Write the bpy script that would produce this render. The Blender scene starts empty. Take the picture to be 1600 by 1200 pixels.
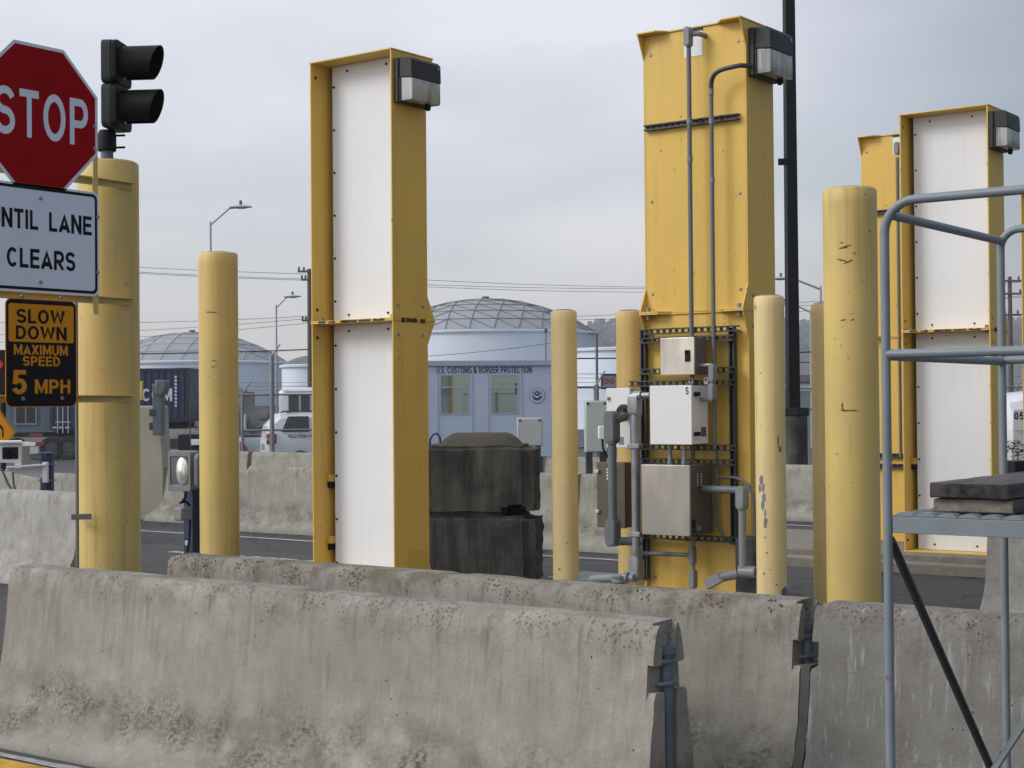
import bpy, bmesh, math, random
from mathutils import Vector, Matrix, noise as mnoise
random.seed(7)
SC = bpy.context.scene
COL = SC.collection
PI = math.pi
V = Vector

# ------------------------------------------------------------------ camera
FPX = 2450.0
EYE = V((0, 0, 1.55))
YAW = math.atan(3300 / FPX)
W_ = V((0, 0, 1))
F0 = V((-math.cos(YAW), math.sin(YAW), 0))
R0 = V((math.sin(YAW), math.cos(YAW), 0))
PITCH = math.atan(32 / FPX)
ROLL = 0.0085
CF = math.cos(PITCH) * F0 + math.sin(PITCH) * W_
U1 = -math.sin(PITCH) * F0 + math.cos(PITCH) * W_
CR = math.cos(ROLL) * R0 - math.sin(ROLL) * U1
CU = math.cos(ROLL) * U1 + math.sin(ROLL) * R0
cam_d = bpy.data.cameras.new('camera')
cam_d.sensor_width = 36.0
cam_d.lens = FPX / 1600 * 36
cam_d.clip_start = 0.1
cam_d.clip_end = 8000
cam = bpy.data.objects.new('camera', cam_d)
COL.objects.link(cam)
mw = Matrix.Identity(4)
for i in range(3):
    mw[i][0] = CR[i]; mw[i][1] = CU[i]; mw[i][2] = -CF[i]; mw[i][3] = EYE[i]
cam.matrix_world = mw
SC.camera = cam

# ------------------------------------------------------------------ world, sun, exposure
SUN_EL = math.radians(34)
SUN_AZ = V((-0.62, -0.78, 0)).normalized()
SC.view_settings.view_transform = 'Standard'
SC.view_settings.look = 'None'
SC.view_settings.gamma = 1
SC.view_settings.exposure = 0.0
wd = bpy.data.worlds.new('World'); SC.world = wd
wd.use_nodes = True
nt = wd.node_tree; nt.nodes.clear()
def N(t, ty, **kw):
    n = t.nodes.new(ty)
    for k, v in kw.items(): setattr(n, k, v)
    return n
out = N(nt, 'ShaderNodeOutputWorld')
sky = N(nt, 'ShaderNodeTexSky', sky_type='NISHITA', sun_disc=False)
sky.sun_elevation = SUN_EL
sky.sun_rotation = math.atan2(SUN_AZ.x, SUN_AZ.y)
bg1 = N(nt, 'ShaderNodeBackground'); bg1.inputs['Strength'].default_value = 0.05
nt.links.new(sky.outputs[0], bg1.inputs[0])
tc = N(nt, 'ShaderNodeTexCoord')
sep = N(nt, 'ShaderNodeSeparateXYZ'); nt.links.new(tc.outputs['Generated'], sep.inputs[0])
# large soft cloud banks shift the elevation bands of the overcast
mp = N(nt, 'ShaderNodeMapping'); mp.inputs['Scale'].default_value = (2.6, 2.6, 9.0)
nt.links.new(tc.outputs['Generated'], mp.inputs[0])
nz = N(nt, 'ShaderNodeTexNoise'); nz.inputs['Scale'].default_value = 1.6; nz.inputs['Detail'].default_value = 5; nz.inputs['Roughness'].default_value = 0.5
nt.links.new(mp.outputs[0], nz.inputs['Vector'])
ma = N(nt, 'ShaderNodeMath', operation='MULTIPLY_ADD'); ma.inputs[1].default_value = 0.22; ma.inputs[2].default_value = -0.11
nt.links.new(nz.outputs['Fac'], ma.inputs[0])
ad = N(nt, 'ShaderNodeMath', operation='ADD'); nt.links.new(sep.outputs['Z'], ad.inputs[0]); nt.links.new(ma.outputs[0], ad.inputs[1])
cr = N(nt, 'ShaderNodeValToRGB'); nt.links.new(ad.outputs[0], cr.inputs[0])
el = cr.color_ramp.elements
el[0].position = 0.0; el[0].color = (.76, .715, .70, 1)
el[1].position = 1.0; el[1].color = (1.0, 1.0, 1.02, 1)
for p_, c_ in ((.055, (.71, .68, .675)), (.115, (.565, .56, .578)), (.165, (.605, .60, .62)), (.235, (.76, .74, .765)), (.5, (.85, .86, .89))):
    e = el.new(p_); e.color = (*c_, 1)
# sky brighter sunward; +X side dimmed and blued to shade faces, like an unseen canopy
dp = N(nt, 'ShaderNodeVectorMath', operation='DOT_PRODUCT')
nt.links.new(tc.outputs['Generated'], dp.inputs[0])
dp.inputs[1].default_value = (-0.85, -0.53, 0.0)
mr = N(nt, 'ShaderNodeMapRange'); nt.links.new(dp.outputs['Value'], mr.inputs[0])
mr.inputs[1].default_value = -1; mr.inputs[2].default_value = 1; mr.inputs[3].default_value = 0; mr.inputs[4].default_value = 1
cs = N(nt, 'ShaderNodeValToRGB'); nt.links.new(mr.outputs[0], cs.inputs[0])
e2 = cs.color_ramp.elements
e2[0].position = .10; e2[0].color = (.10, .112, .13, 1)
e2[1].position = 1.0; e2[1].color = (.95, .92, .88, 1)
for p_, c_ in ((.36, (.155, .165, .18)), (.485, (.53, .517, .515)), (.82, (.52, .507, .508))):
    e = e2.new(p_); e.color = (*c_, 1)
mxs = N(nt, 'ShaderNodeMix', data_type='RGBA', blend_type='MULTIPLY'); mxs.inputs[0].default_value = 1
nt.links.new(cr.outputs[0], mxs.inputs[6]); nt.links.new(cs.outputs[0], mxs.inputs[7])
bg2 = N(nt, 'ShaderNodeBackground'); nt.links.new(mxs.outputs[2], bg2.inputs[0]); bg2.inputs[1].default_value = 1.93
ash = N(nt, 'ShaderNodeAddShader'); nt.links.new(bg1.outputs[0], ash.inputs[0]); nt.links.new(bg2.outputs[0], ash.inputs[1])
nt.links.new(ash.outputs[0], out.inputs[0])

sl = bpy.data.lights.new('sun', 'SUN'); sl.energy = 1.55; sl.angle = math.radians(22); sl.color = (1.0, .965, .91)
so = bpy.data.objects.new('sun', sl); COL.objects.link(so)
sdir = (SUN_AZ * math.cos(SUN_EL) + W_ * math.sin(SUN_EL)).normalized()
so.rotation_euler = sdir.to_track_quat('Z', 'Y').to_euler()
so.location = (0, 0, 20)

# ------------------------------------------------------------------ pixel rays -> places in the yard
def ray(px, py): return CF + (px - 800) / FPX * CR + (600 - py) / FPX * CU
def at(px, py, d): return EYE + d * ray(px, py)
def onY(px, py, y):
    r = ray(px, py); return EYE + r * (y / r.y)
def onX(px, py, x):
    r = ray(px, py); return EYE + r * (x / r.x)
def gnd(px, d, z=0.0):
    p = at(px, 620, d); return V((p.x, p.y, z))

# ------------------------------------------------------------------ materials
def newmat(name):
    m = bpy.data.materials.new(name); m.use_nodes = True
    t = m.node_tree; b = t.nodes['Principled BSDF']
    return m, t, b
def coords(t, scale=(1, 1, 1), rnd=True):
    tc = N(t, 'ShaderNodeTexCoord'); mp = N(t, 'ShaderNodeMapping'); mp.inputs['Scale'].default_value = scale
    t.links.new(tc.outputs['Object'], mp.inputs[0])
    if rnd:
        oi = N(t, 'ShaderNodeObjectInfo'); mu = N(t, 'ShaderNodeMath', operation='MULTIPLY'); mu.inputs[1].default_value = 37.0
        t.links.new(oi.outputs['Random'], mu.inputs[0]); t.links.new(mu.outputs[0], mp.inputs['Location'])
    return mp.outputs[0]
def noise(t, vec, scale, detail=5, rough=.55):
    n = N(t, 'ShaderNodeTexNoise'); n.inputs['Scale'].default_value = scale; n.inputs['Detail'].default_value = detail
    n.inputs['Roughness'].default_value = rough; t.links.new(vec, n.inputs['Vector']); return n.outputs['Fac']
def rng(t, val, a, b, c=0., d=1.):
    m = N(t, 'ShaderNodeMapRange'); t.links.new(val, m.inputs[0])
    for i, x in enumerate((a, b, c, d)): m.inputs[i + 1].default_value = x
    return m.outputs[0]
def mix(t, fac, a, b, mode='MIX'):
    m = N(t, 'ShaderNodeMix', data_type='RGBA', blend_type=mode)
    for sock, x in ((m.inputs[0], fac), (m.inputs[6], a), (m.inputs[7], b)):
        if isinstance(x, (int, float)): sock.default_value = x
        elif isinstance(x, tuple): sock.default_value = (*x, 1) if len(x) == 3 else x
        else: t.links.new(x, sock)
    return m.outputs[2]
def mul(t, a, b, op='MULTIPLY'):
    m = N(t, 'ShaderNodeMath', operation=op)
    for s, x in ((m.inputs[0], a), (m.inputs[1], b)):
        if isinstance(x, (int, float)): s.default_value = x
        else: t.links.new(x, s)
    return m.outputs[0]
def bump(t, b, val, strength=.2, dist=.01):
    n = N(t, 'ShaderNodeBump'); n.inputs['Strength'].default_value = strength; n.inputs['Distance'].default_value = dist
    t.links.new(val, n.inputs['Height']); t.links.new(n.outputs[0], b.inputs['Normal'])

def M(name, col, rough=.5, metal=0., var=.12, scale=5., streak=0., dirt=(.05, .04, .03), speck=0., speckcol=(.12, .05, .02), bmp=.0, spec=.5, coat=0., wear=0.):
    m, t, b = newmat(name)
    v = coords(t)
    lo = tuple(c * (1 - var) for c in col); hi = tuple(min(1, c * (1 + var)) for c in col)
    n1 = noise(t, v, scale, 6)
    c = mix(t, rng(t, n1, .3, .7), lo, hi)
    if streak:
        n2 = noise(t, coords(t, (22, 22, 1.1)), 1.0, 4)
        n3 = noise(t, v, 1.7, 3)
        c = mix(t, mul(t, rng(t, n2, .48, .75), rng(t, n3, .35, .7, 0, streak)), c, dirt)
    if wear:
        n5 = noise(t, coords(t, (30, 30, .55)), 1.0, 5, .7); n6 = noise(t, v, .9, 4, .6)
        c = mix(t, mul(t, rng(t, n5, .60, .74), rng(t, n6, .48, .66, 0, wear)), c, (.20, .085, .02))
        n7 = noise(t, coords(t, (3, 3, 1.2)), 1.0, 6, .7); c = mix(t, rng(t, n7, .52, .72, 0, .28 * wear), c, tuple(min(1, x * .75 + .14) for x in col))
        n8 = noise(t, coords(t, (14, 14, 60)), 1.0, 4, .7); c = mix(t, mul(t, rng(t, n8, .70, .74), rng(t, n6, .5, .6)), c, tuple(x * .5 for x in col))
    if speck:
        n4 = noise(t, v, 30, 3); c = mix(t, rng(t, n4, .72 - .06 * speck, .76, 0, 1), c, speckcol)
    t.links.new(c, b.inputs['Base Color'])
    t.links.new(rng(t, n1, .2, .8, max(0, rough - .08), min(1, rough + .1)), b.inputs['Roughness'])
    b.inputs['Metallic'].default_value = metal
    b.inputs['Specular IOR Level'].default_value = spec
    b.inputs['Coat Weight'].default_value = coat
    if bmp: bump(t, b, noise(t, v, scale * 9, 4), bmp, .004)
    return m

def concrete(name, base=(.30, .285, .25), lichen=1., moss=1., pale=.3, dark=0.):
    m, t, b = newmat(name)
    tc = N(t, 'ShaderNodeTexCoord'); sp = N(t, 'ShaderNodeSeparateXYZ'); t.links.new(tc.outputs['Object'], sp.inputs[0])
    z = sp.outputs['Z']
    v = coords(t)
    big = noise(t, v, 2.2, 4); mid = noise(t, v, 9, 6, .6); fine = noise(t, v, 70, 4, .65)
    c = mix(t, rng(t, big, .3, .7), tuple(x * .84 for x in base), tuple(x * 1.14 for x in base))
    c = mix(t, rng(t, fine, .58, .78, 0, .45), c, tuple(x * .55 for x in base))
    c = mix(t, rng(t, fine, .42, .25, 0, .35), c, tuple(min(1, x * 1.35) for x in base))
    c = mix(t, rng(t, mid, .35, .7, 0, .7), c, tuple(x * y for x, y in zip(base, (.74, .71, .66))))
    # pale laitance drips
    st = noise(t, coords(t, (34, 34, 1.8)), 1.0, 5, .65)
    c = mix(t, mul(t, rng(t, st, .55, .72), pale), c, tuple(min(1, x * 1.5) for x in base))
    # dark runs below the top edge
    st2 = noise(t, coords(t, (24, 24, .9)), 1.0, 5, .65)
    c = mix(t, mul(t, rng(t, st2, .52, .70), rng(t, z, .2, .8, 0., .55)), c, (.085, .075, .06))
    # brown lichen spots along the crown
    vo = N(t, 'ShaderNodeTexVoronoi'); vo.inputs['Scale'].default_value = 58; t.links.new(v, vo.inputs['Vector'])
    spots = rng(t, vo.outputs['Distance'], .26, .42, 1, 0)
    zone = rng(t, mul(t, z, rng(t, mid, 0, 1, -.16, .16), 'ADD'), .66, .79, 0, 1)
    pat = rng(t, noise(t, v, 7, 5, .65), .47, .60)
    c = mix(t, mul(t, mul(t, zone, pat), lichen * .42), c, (.13, .105, .07))
    c = mix(t, mul(t, mul(t, mul(t, spots, zone), rng(t, noise(t, v, 5, 4, .6), .45, .58)), lichen * .75), c, (.075, .055, .035))
    # black algae in the rough foot
    zm = mul(t, z, rng(t, big, 0, 1, -.12, .12), 'ADD')
    band = mul(t, rng(t, zm, .07, .17, 0, 1), rng(t, zm, .25, .40, 1, 0))
    alg = mul(t, rng(t, noise(t, coords(t, (48, 48, 60)), 1.0, 4, .75), .44, .60), rng(t, noise(t, v, 4.5, 3, .6), .38, .62))
    c = mix(t, mul(t, mul(t, band, alg), moss * .85), c, (.055, .048, .04))
    c = mix(t, mul(t, mul(t, band, rng(t, noise(t, v, 6, 4, .6), .38, .62)), moss * .5), c, (.105, .095, .08))
    # bug holes
    v2 = N(t, 'ShaderNodeTexVoronoi'); v2.inputs['Scale'].default_value = 21; t.links.new(v, v2.inputs['Vector'])
    holes = mul(t, rng(t, v2.outputs['Distance'], .055, .085, 1, 0), rng(t, noise(t, v, 3.1, 2), .5, .56))
    c = mix(t, holes, c, (.03, .027, .024))
    if dark: c = mix(t, dark, c, (.045, .043, .04))
    t.links.new(c, b.inputs['Base Color'])
    b.inputs['Roughness'].default_value = .92; b.inputs['Specular IOR Level'].default_value = .25
    h = mul(t, mul(t, fine, mul(t, mid, 1.2), 'ADD'), mul(t, holes, -1.2), 'ADD')
    bump(t, b, h, .55, .006)
    return m

def asphalt():
    m, t, b = newmat('asphalt')
    v = coords(t, rnd=False)
    lane = noise(t, coords(t, (.25, 3.2, 1), False), 1.0, 5, .6)
    big = noise(t, v, .35, 4); fine = noise(t, v, 160, 3, .7)
    c = mix(t, rng(t, lane, .35, .68), (.024, .024, .027), (.072, .071, .074))
    c = mix(t, rng(t, big, .4, .7, 0, .5), c, (.043, .042, .041))
    c = mix(t, rng(t, fine, .3, .75, 0, .35), c, (.12, .118, .115))
    crk = N(t, 'ShaderNodeTexVoronoi', feature='DISTANCE_TO_EDGE'); crk.inputs['Scale'].default_value = .45
    wv = N(t, 'ShaderNodeVectorMath', operation='ADD'); t.links.new(v, wv.inputs[0])
    nn = N(t, 'ShaderNodeTexNoise'); nn.inputs['Scale'].default_value = 1.5; t.links.new(v, nn.inputs['Vector']); t.links.new(nn.outputs['Color'], wv.inputs[1])
    t.links.new(wv.outputs[0], crk.inputs['Vector'])
    c = mix(t, rng(t, crk.outputs['Distance'], .004, .012, .8, 0), c, (.015, .015, .015))
    t.links.new(c, b.inputs['Base Color'])
    t.links.new(rng(t, lane, .3, .7, .62, .85), b.inputs['Roughness'])
    b.inputs['Specular IOR Level'].default_value = .3
    bump(t, b, fine, .35, .004)
    return m

YEL = (.64, .40, .055)
m_yel = M('yellow_paint', YEL, .42, var=.09, scale=3, streak=.4, dirt=(.22, .13, .03), speck=.6, bmp=.04, wear=.8)
m_yel_b = M('yellow_enamel', (.70, .46, .088), .5, var=.05, scale=1.3, streak=.34, dirt=(.34, .20, .04), speck=.55, bmp=.04, wear=.8)
m_bol = M('yellow_bollard_paint', (.63, .46, .15), .5, var=.07, scale=2, streak=.5, dirt=(.28, .19, .07), speck=.5, bmp=.05, wear=.8)
m_bolp = M('pale_bollard_paint', (.72, .57, .27), .55, var=.06, scale=3, streak=.35, dirt=(.28, .20, .10), speck=.5, speckcol=(.22, .15, .09), bmp=.04, wear=.8)
m_brk = M('bracket_paint', (.62, .49, .18), .5, var=.06, scale=6, streak=.2)
m_white = M('white_panel', (.77, .79, .815), .45, var=.035, scale=1.2, streak=.28, dirt=(.52, .52, .50))
m_wpaint = M('white_paint', (.76, .77, .78), .4, var=.03, scale=3, streak=.08, dirt=(.4, .38, .35))
m_rust = M('rust', (.16, .07, .03), .9, var=.4, scale=25)
m_grime = M('joint_grime', (.075, .055, .025), .9, var=.5, scale=30)
m_black = M('black_plastic', (.008, .008, .009), .6, var=.2, spec=.2)
m_blk2 = M('black_paint', (.010, .012, .014), .55, var=.2, spec=.2)
m_bronze = M('dark_lamp_metal', (.030, .031, .032), .5, var=.15, spec=.3)
m_galv = M('galvanised_steel', (.27, .285, .305), .42, metal=.55, var=.22, scale=14, streak=.35, dirt=(.16, .16, .17))
m_pvc = M('grey_conduit', (.125, .138, .15), .5, var=.12, scale=8)
m_pvcl = M('grey_fitting', (.20, .215, .23), .45, var=.10, scale=8)
m_strut = M('dark_strut', (.055, .062, .072), .45, metal=.4, var=.25, scale=12)
m_ss, _t, _b = newmat('stainless_steel')
_g = noise(_t, coords(_t, (1.5, 1.5, 160)), 1.0, 3); _k = noise(_t, coords(_t, (3.2, 3.2, 1.3)), 1.0, 3)
_c = mix(_t, rng(_t, _g, .3, .7), (.56, .54, .505), (.66, .64, .60)); _c = mix(_t, rng(_t, _k, .40, .62), tuple((.42, .40, .37)), _c)  # broad dark-to-pale tone painted in as a brushed highlight
_t.links.new(_c, _b.inputs['Base Color']); _b.inputs['Metallic'].default_value = .65; _b.inputs['Anisotropic'].default_value = .6
_t.links.new(rng(_t, _k, .35, .65, .42, .24), _b.inputs['Roughness'])
m_ssd = M('stainless_side', (.17, .16, .145), .5, metal=.3, var=.12, scale=4)
m_cab = M('white_cabinet', (.74, .745, .755), .4, var=.03, scale=2)
m_cabg = M('pale_green_cabinet', (.42, .48, .45), .5, var=.05, scale=2, streak=.1)
m_cabb = M('brown_cabinet', (.105, .09, .068), .45, metal=.3, var=.15, scale=3)
m_rail = M('grey_rail_paint', (.185, .215, .245), .42, var=.10, scale=9, speck=1.0, speckcol=(.11, .055, .03), bmp=.05)
m_rail_shade = M('shaded_rail_paint', (.055, .065, .075), .5, var=.2, scale=9)  # rail grey darkened: the side brace's shade is put into its colour
m_plat = M('platform_steel', (.175, .212, .232), .5, var=.08, scale=8, streak=.1)
m_navy = M('navy_paint', (.018, .034, .085), .4, var=.2, scale=8)
m_red = M('red_reflective', (.32, .003, .006), .6, var=.05, scale=3, spec=.06)
m_swhite = M('sign_white', (.68, .755, .87), .5, var=.03, scale=3)
m_sblack = M('sign_black', (.010, .010, .013), .6, var=.1, spec=.12)
m_orange = M('sign_orange', (.66, .27, .012), .6, var=.05, scale=3, spec=.15)
m_alu = M('aluminium', (.5, .52, .55), .4, metal=.6, var=.08)
m_gasket = M('gasket', (.03, .03, .03), .7)
m_gasket2 = M('joint_foam', (.075, .075, .072), .9, var=.3, scale=12)
m_pin = M('blue_grey_steel', (.12, .15, .185), .55, metal=.2, var=.25, scale=10)
m_tyre = M('tyre_rubber', (.018, .018, .019), .8, var=.2)
m_chrome = M('bright_metal', (.6, .6, .6), .2, metal=.9)
m_tail = M('tail_lamp_red', (.30, .02, .015), .2, var=.05)
m_gl_dark = M('dark_glass', (.012, .015, .018), .08, var=.1, spec=.35)
m_gl_win = M('window_glass', (.045, .07, .065), .04, var=.1, spec=1.0)
m_booth = M('booth_paint', (.47, .545, .68), .5, var=.03, scale=1.2, streak=.06)
m_trim = M('booth_trim', (.36, .42, .53), .5, var=.05)
m_tank = M('tank_paint', (.70, .78, .88), .55, var=.05, scale=.25, streak=.15, dirt=(.4, .42, .45))
m_dome = M('dome_panel', (.29, .31, .34), .6, var=.12, scale=.25)
m_dome2 = M('dome_seam', (.33, .35, .385), .6, var=.12)
m_rib = M('dome_rib', (.13, .14, .16), .6)
m_pole = M('lamp_pole_steel', (.36, .39, .42), .45, metal=.4, var=.12)
m_wood = M('weathered_pole_wood', (.10, .085, .075), .9, var=.25, scale=6)
m_wire = M('wire', (.03, .03, .032), .7)
m_cont = M('container_navy', (.020, .038, .095), .55, var=.15, scale=2, streak=.2)
m_bluew = M('blue_siding', (.10, .14, .19), .6, var=.06, scale=1)
m_vwhite = M('white_vehicle', (.72, .74, .77), .3, var=.02, coat=.4)
m_vsil = M('silver_vehicle', (.36, .40, .46), .3, metal=.3, var=.03, coat=.4)
m_roof = M('grey_roofing', (.14, .145, .15), .8, var=.15, scale=2)
m_cream = M('cream_plaster', (.44, .40, .31), .8, var=.08, scale=3, streak=.35, dirt=(.22, .17, .11))
m_green = M('leaf_green', (.045, .085, .03), .6, var=.5, scale=8)
m_wood_far = M('far_foliage', (.055, .07, .055), .9, var=.5, scale=.08)
m_hill = M('hill_ground', (.07, .08, .065), .95, var=.4, scale=.015)
def plankmat(name, a, b_, e):
    m, t, b = newmat(name); g = noise(t, coords(t, (55, 2.2, 55)), 1.0, 5, .65); k = noise(t, coords(t, (9, 5, 9)), 1.0, 4, .6)
    c = mix(t, rng(t, g, .35, .68), a, b_); c = mix(t, rng(t, k, .5, .68, 0, .7), c, e)
    t.links.new(c, b.inputs['Base Color']); b.inputs['Roughness'].default_value = .9; b.inputs['Specular IOR Level'].default_value = .2; bump(t, b, g, .5, .004); return m
m_plank = plankmat('weathered_plank', (.055, .054, .057), (.16, .155, .155), (.035, .034, .034))
m_plank2 = plankmat('plank_end_grain', (.15, .13, .11), (.26, .23, .20), (.09, .08, .07))
m_char = plankmat('blackened_end', (.010, .010, .010), (.05, .047, .045), (.11, .10, .095))
m_paintw = M('road_paint_white', (.34, .34, .33), .7, var=.35, scale=14)
m_painty = M('road_paint_yellow', (.50, .27, .03), .7, var=.3, scale=10)
m_conc = concrete('barrier_concrete', (.318, .307, .272), .8, 1.1, .32)
m_conc2 = concrete('barrier_concrete_old', (.285, .275, .242), 1.7, 1.1, .35)
m_conc3 = concrete('barrier_concrete_drips', (.215, .212, .198), .9, .5, 1.6)
m_concf = concrete('far_concrete', (.33, .322, .285), .8, 1.0, .45)
m_concl = concrete('pale_concrete', (.38, .375, .355), .3, .5, .3)
m_block, _t, _b = newmat('dark_block_concrete')
_v = coords(_t); _s = noise(_t, coords(_t, (9, 9, 1.1)), 1.0, 5, .65); _g = noise(_t, _v, 3, 5, .6); _f = noise(_t, _v, 45, 4, .7)
_c = mix(_t, rng(_t, _s, .38, .68), (.055, .054, .051), (.135, .132, .124))
_c = mix(_t, rng(_t, _g, .45, .68, 0, .6), _c, (.022, .021, .020))
_c = mix(_t, rng(_t, _f, .55, .72, 0, .5), _c, (.12, .115, .10))
_t.links.new(_c, _b.inputs['Base Color']); _b.inputs['Roughness'].default_value = .95; _b.inputs['Specular IOR Level'].default_value = .15
bump(_t, _b, mul(_t, _f, _g, 'ADD'), .6, .008)
m_knob = concrete('knob_concrete', (.10, .095, .08), .9, .2, .3)
m_slab = concrete('island_concrete', (.24, .225, .19), .4, .3, .3)
m_asph = asphalt()
m_chip = M('bare_grey_patch', (.17, .19, .23), .6, var=.2, scale=20)
m_bluechip = M('blue_patch', (.07, .11, .19), .6, var=.2, scale=20)
m_lens, _t, _b = newmat('prismatic_lens')
_b.inputs['Base Color'].default_value = (.46, .47, .45, 1); _b.inputs['Roughness'].default_value = .18
_w = N(_t, 'ShaderNodeTexWave', wave_type='BANDS', bands_direction='DIAGONAL'); _w.inputs['Scale'].default_value = 22
_tc = N(_t, 'ShaderNodeTexCoord'); _mp = N(_t, 'ShaderNodeMapping'); _mp.inputs['Scale'].default_value = (1, 1, 0); _t.links.new(_tc.outputs['Object'], _mp.inputs[0]); _t.links.new(_mp.outputs[0], _w.inputs['Vector'])
_n = noise(_t, coords(_t, (6, 6, 1.5)), 1.0, 2)
_t.links.new(mix(_t, rng(_t, _n, .38, .62), (.14, .14, .13), (.46, .47, .44)), _b.inputs['Base Color'])
bump(_t, _b, _w.outputs['Fac'], .5, .004)
_b.inputs['Coat Weight'].default_value = .6
m_flens = M('flood_glass', (.12, .115, .12), .1, var=.2, spec=1.0)
m_refl = M('reflector', (.80, .80, .77), .28, metal=.7, var=.15, scale=25)

# ------------------------------------------------------------------ mesh builder
WM = {}
class MB:
    def __init__(s): s.v = []; s.f = []; s.mi = []
    def add(s, vs, fs, mi=0):
        o = len(s.v); s.v += [V(x) for x in vs]
        for f in fs: s.f.append([i + o for i in f]); s.mi.append(mi)
        return s
    def box(s, x0, x1, y0, y1, z0, z1, mi=0):
        if x0 > x1: x0, x1 = x1, x0
        if y0 > y1: y0, y1 = y1, y0
        if z0 > z1: z0, z1 = z1, z0
        return s.add([(x0, y0, z0), (x1, y0, z0), (x1, y1, z0), (x0, y1, z0), (x0, y0, z1), (x1, y0, z1), (x1, y1, z1), (x0, y1, z1)],
                     [(0, 3, 2, 1), (4, 5, 6, 7), (0, 1, 5, 4), (1, 2, 6, 5), (2, 3, 7, 6), (3, 0, 4, 7)], mi)
    def bar(s, a, b, w, h, up=W_, mi=0):
        a = V(a); b = V(b); d = (b - a).normalized(); u = V(up)
        sd = d.cross(u)
        if sd.length < 1e-4: sd = d.cross(V((0, 1, 0)))
        sd.normalize(); u = sd.cross(d).normalized()
        q = [sd * (w / 2) * i + u * (h / 2) * j for i, j in ((-1, -1), (1, -1), (1, 1), (-1, 1))]
        return s.add([a + k for k in q] + [b + k for k in q], [(0, 1, 2, 3), (7, 6, 5, 4), (0, 4, 5, 1), (1, 5, 6, 2), (2, 6, 7, 3), (3, 7, 4, 0)], mi)
    def tube(s, pts, r, n=12, caps=True, mi=0, jit=0):
        pts = [V(p) for p in pts]; rs = r if isinstance(r, (list, tuple)) else [r] * len(pts)
        vs = []; prev = None
        for i, p in enumerate(pts):
            a = pts[max(i - 1, 0)]; b = pts[min(i + 1, len(pts) - 1)]; d = (b - a).normalized()
            if prev is None:
                u = d.cross(V((0, 0, 1)))
                if u.length < .05: u = d.cross(V((0, 1, 0)))
            else: u = prev - d * prev.dot(d)
            u.normalize(); w = d.cross(u); prev = u
            for k in range(n):
                an = 2 * PI * k / n
                vs.append(p + (u * math.cos(an) + w * math.sin(an)) * rs[i])
        fs = []
        for i in range(len(pts) - 1):
            for k in range(n):
                k2 = (k + 1) % n; fs.append((i * n + k, i * n + k2, (i + 1) * n + k2, (i + 1) * n + k))
        if caps:
            fs.append(tuple(reversed(range(n)))); fs.append(tuple((len(pts) - 1) * n + k for k in range(n)))
        return s.add(vs, fs, mi)
    def lathe(s, prof, o, n=32, axis=W_, mi=0):
        o = V(o); ax = V(axis).normalized(); u = ax.cross(V((0, 1, 0)))
        if u.length < .05: u = ax.cross(V((1, 0, 0)))
        u.normalize(); w = ax.cross(u); vs = []
        for r, h in prof:
            for k in range(n):
                an = 2 * PI * k / n; vs.append(o + ax * h + (u * math.cos(an) + w * math.sin(an)) * max(r, 1e-4))
        fs = [(i * n + k, i * n + (k + 1) % n, (i + 1) * n + (k + 1) % n, (i + 1) * n + k) for i in range(len(prof) - 1) for k in range(n)]
        return s.add(vs, fs, mi)
    def prism(s, poly, o, ud, vd, t0, t1, mi=0):
        o = V(o); ud = V(ud); vd = V(vd); nd = ud.cross(vd).normalized(); n = len(poly)
        vs = [o + ud * a + vd * b + nd * t0 for a, b in poly] + [o + ud * a + vd * b + nd * t1 for a, b in poly]
        fs = [tuple(reversed(range(n))), tuple(range(n, 2 * n))] + [(i, (i + 1) % n, n + (i + 1) % n, n + i) for i in range(n)]
        return s.add(vs, fs, mi)
    def ring(s, outer, inner, o, ud, vd, t0, t1, mi=0):
        o = V(o); ud = V(ud); vd = V(vd); nd = ud.cross(vd).normalized(); n = len(outer)
        vs = []
        for t in (t0, t1):
            for loop in (outer, inner): vs += [o + ud * a + vd * b + nd * t for a, b in loop]
        fs = []
        for i in range(n):
            j = (i + 1) % n
            fs += [(2 * n + i, 2 * n + j, 3 * n + j, 3 * n + i), (j, i, n + i, n + j), (i, j, 2 * n + j, 2 * n + i), (n + j, n + i, 3 * n + i, 3 * n + j)]
        return s.add(vs, fs, mi)
    def build(s, name, mats, parent=None, bevel=0., local=False, ang=38, seg=2):
        me = bpy.data.meshes.new(name)
        inv = Matrix.Identity(4)
        if parent is not None and not local: inv = WM[parent].inverted()
        me.from_pydata([tuple(inv @ p) for p in s.v], [], s.f)
        if not isinstance(mats, (list, tuple)): mats = [mats]
        for m in mats: me.materials.append(m)
        me.polygons.foreach_set('material_index', s.mi)
        me.polygons.foreach_set('use_smooth', [True] * len(me.polygons))
        bm = bmesh.new(); bm.from_mesh(me); bmesh.ops.recalc_face_normals(bm, faces=bm.faces); bm.to_mesh(me); bm.free()
        me.set_sharp_from_angle(angle=math.radians(ang))
        o = bpy.data.objects.new(name, me); COL.objects.link(o)
        if parent is not None:
            o.parent = parent; WM[o] = WM[parent]
        else: WM[o] = Matrix.Identity(4)
        if bevel:
            b = o.modifiers.new('bevel', 'BEVEL'); b.width = bevel; b.segments = seg; b.limit_method = 'ANGLE'; b.angle_limit = math.radians(40)
        return o
def thing(name, label, cat, loc=(0, 0, 0), rz=0., group=None):
    o = bpy.data.objects.new(name, None); o.empty_display_size = .2; COL.objects.link(o)
    o.location = loc; o.rotation_euler = (0, 0, rz)
    WM[o] = Matrix.Translation(V(loc)) @ Matrix.Rotation(rz, 4, 'Z')
    o['label'] = label; o['category'] = cat
    if group: o['group'] = group
    return o
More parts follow.
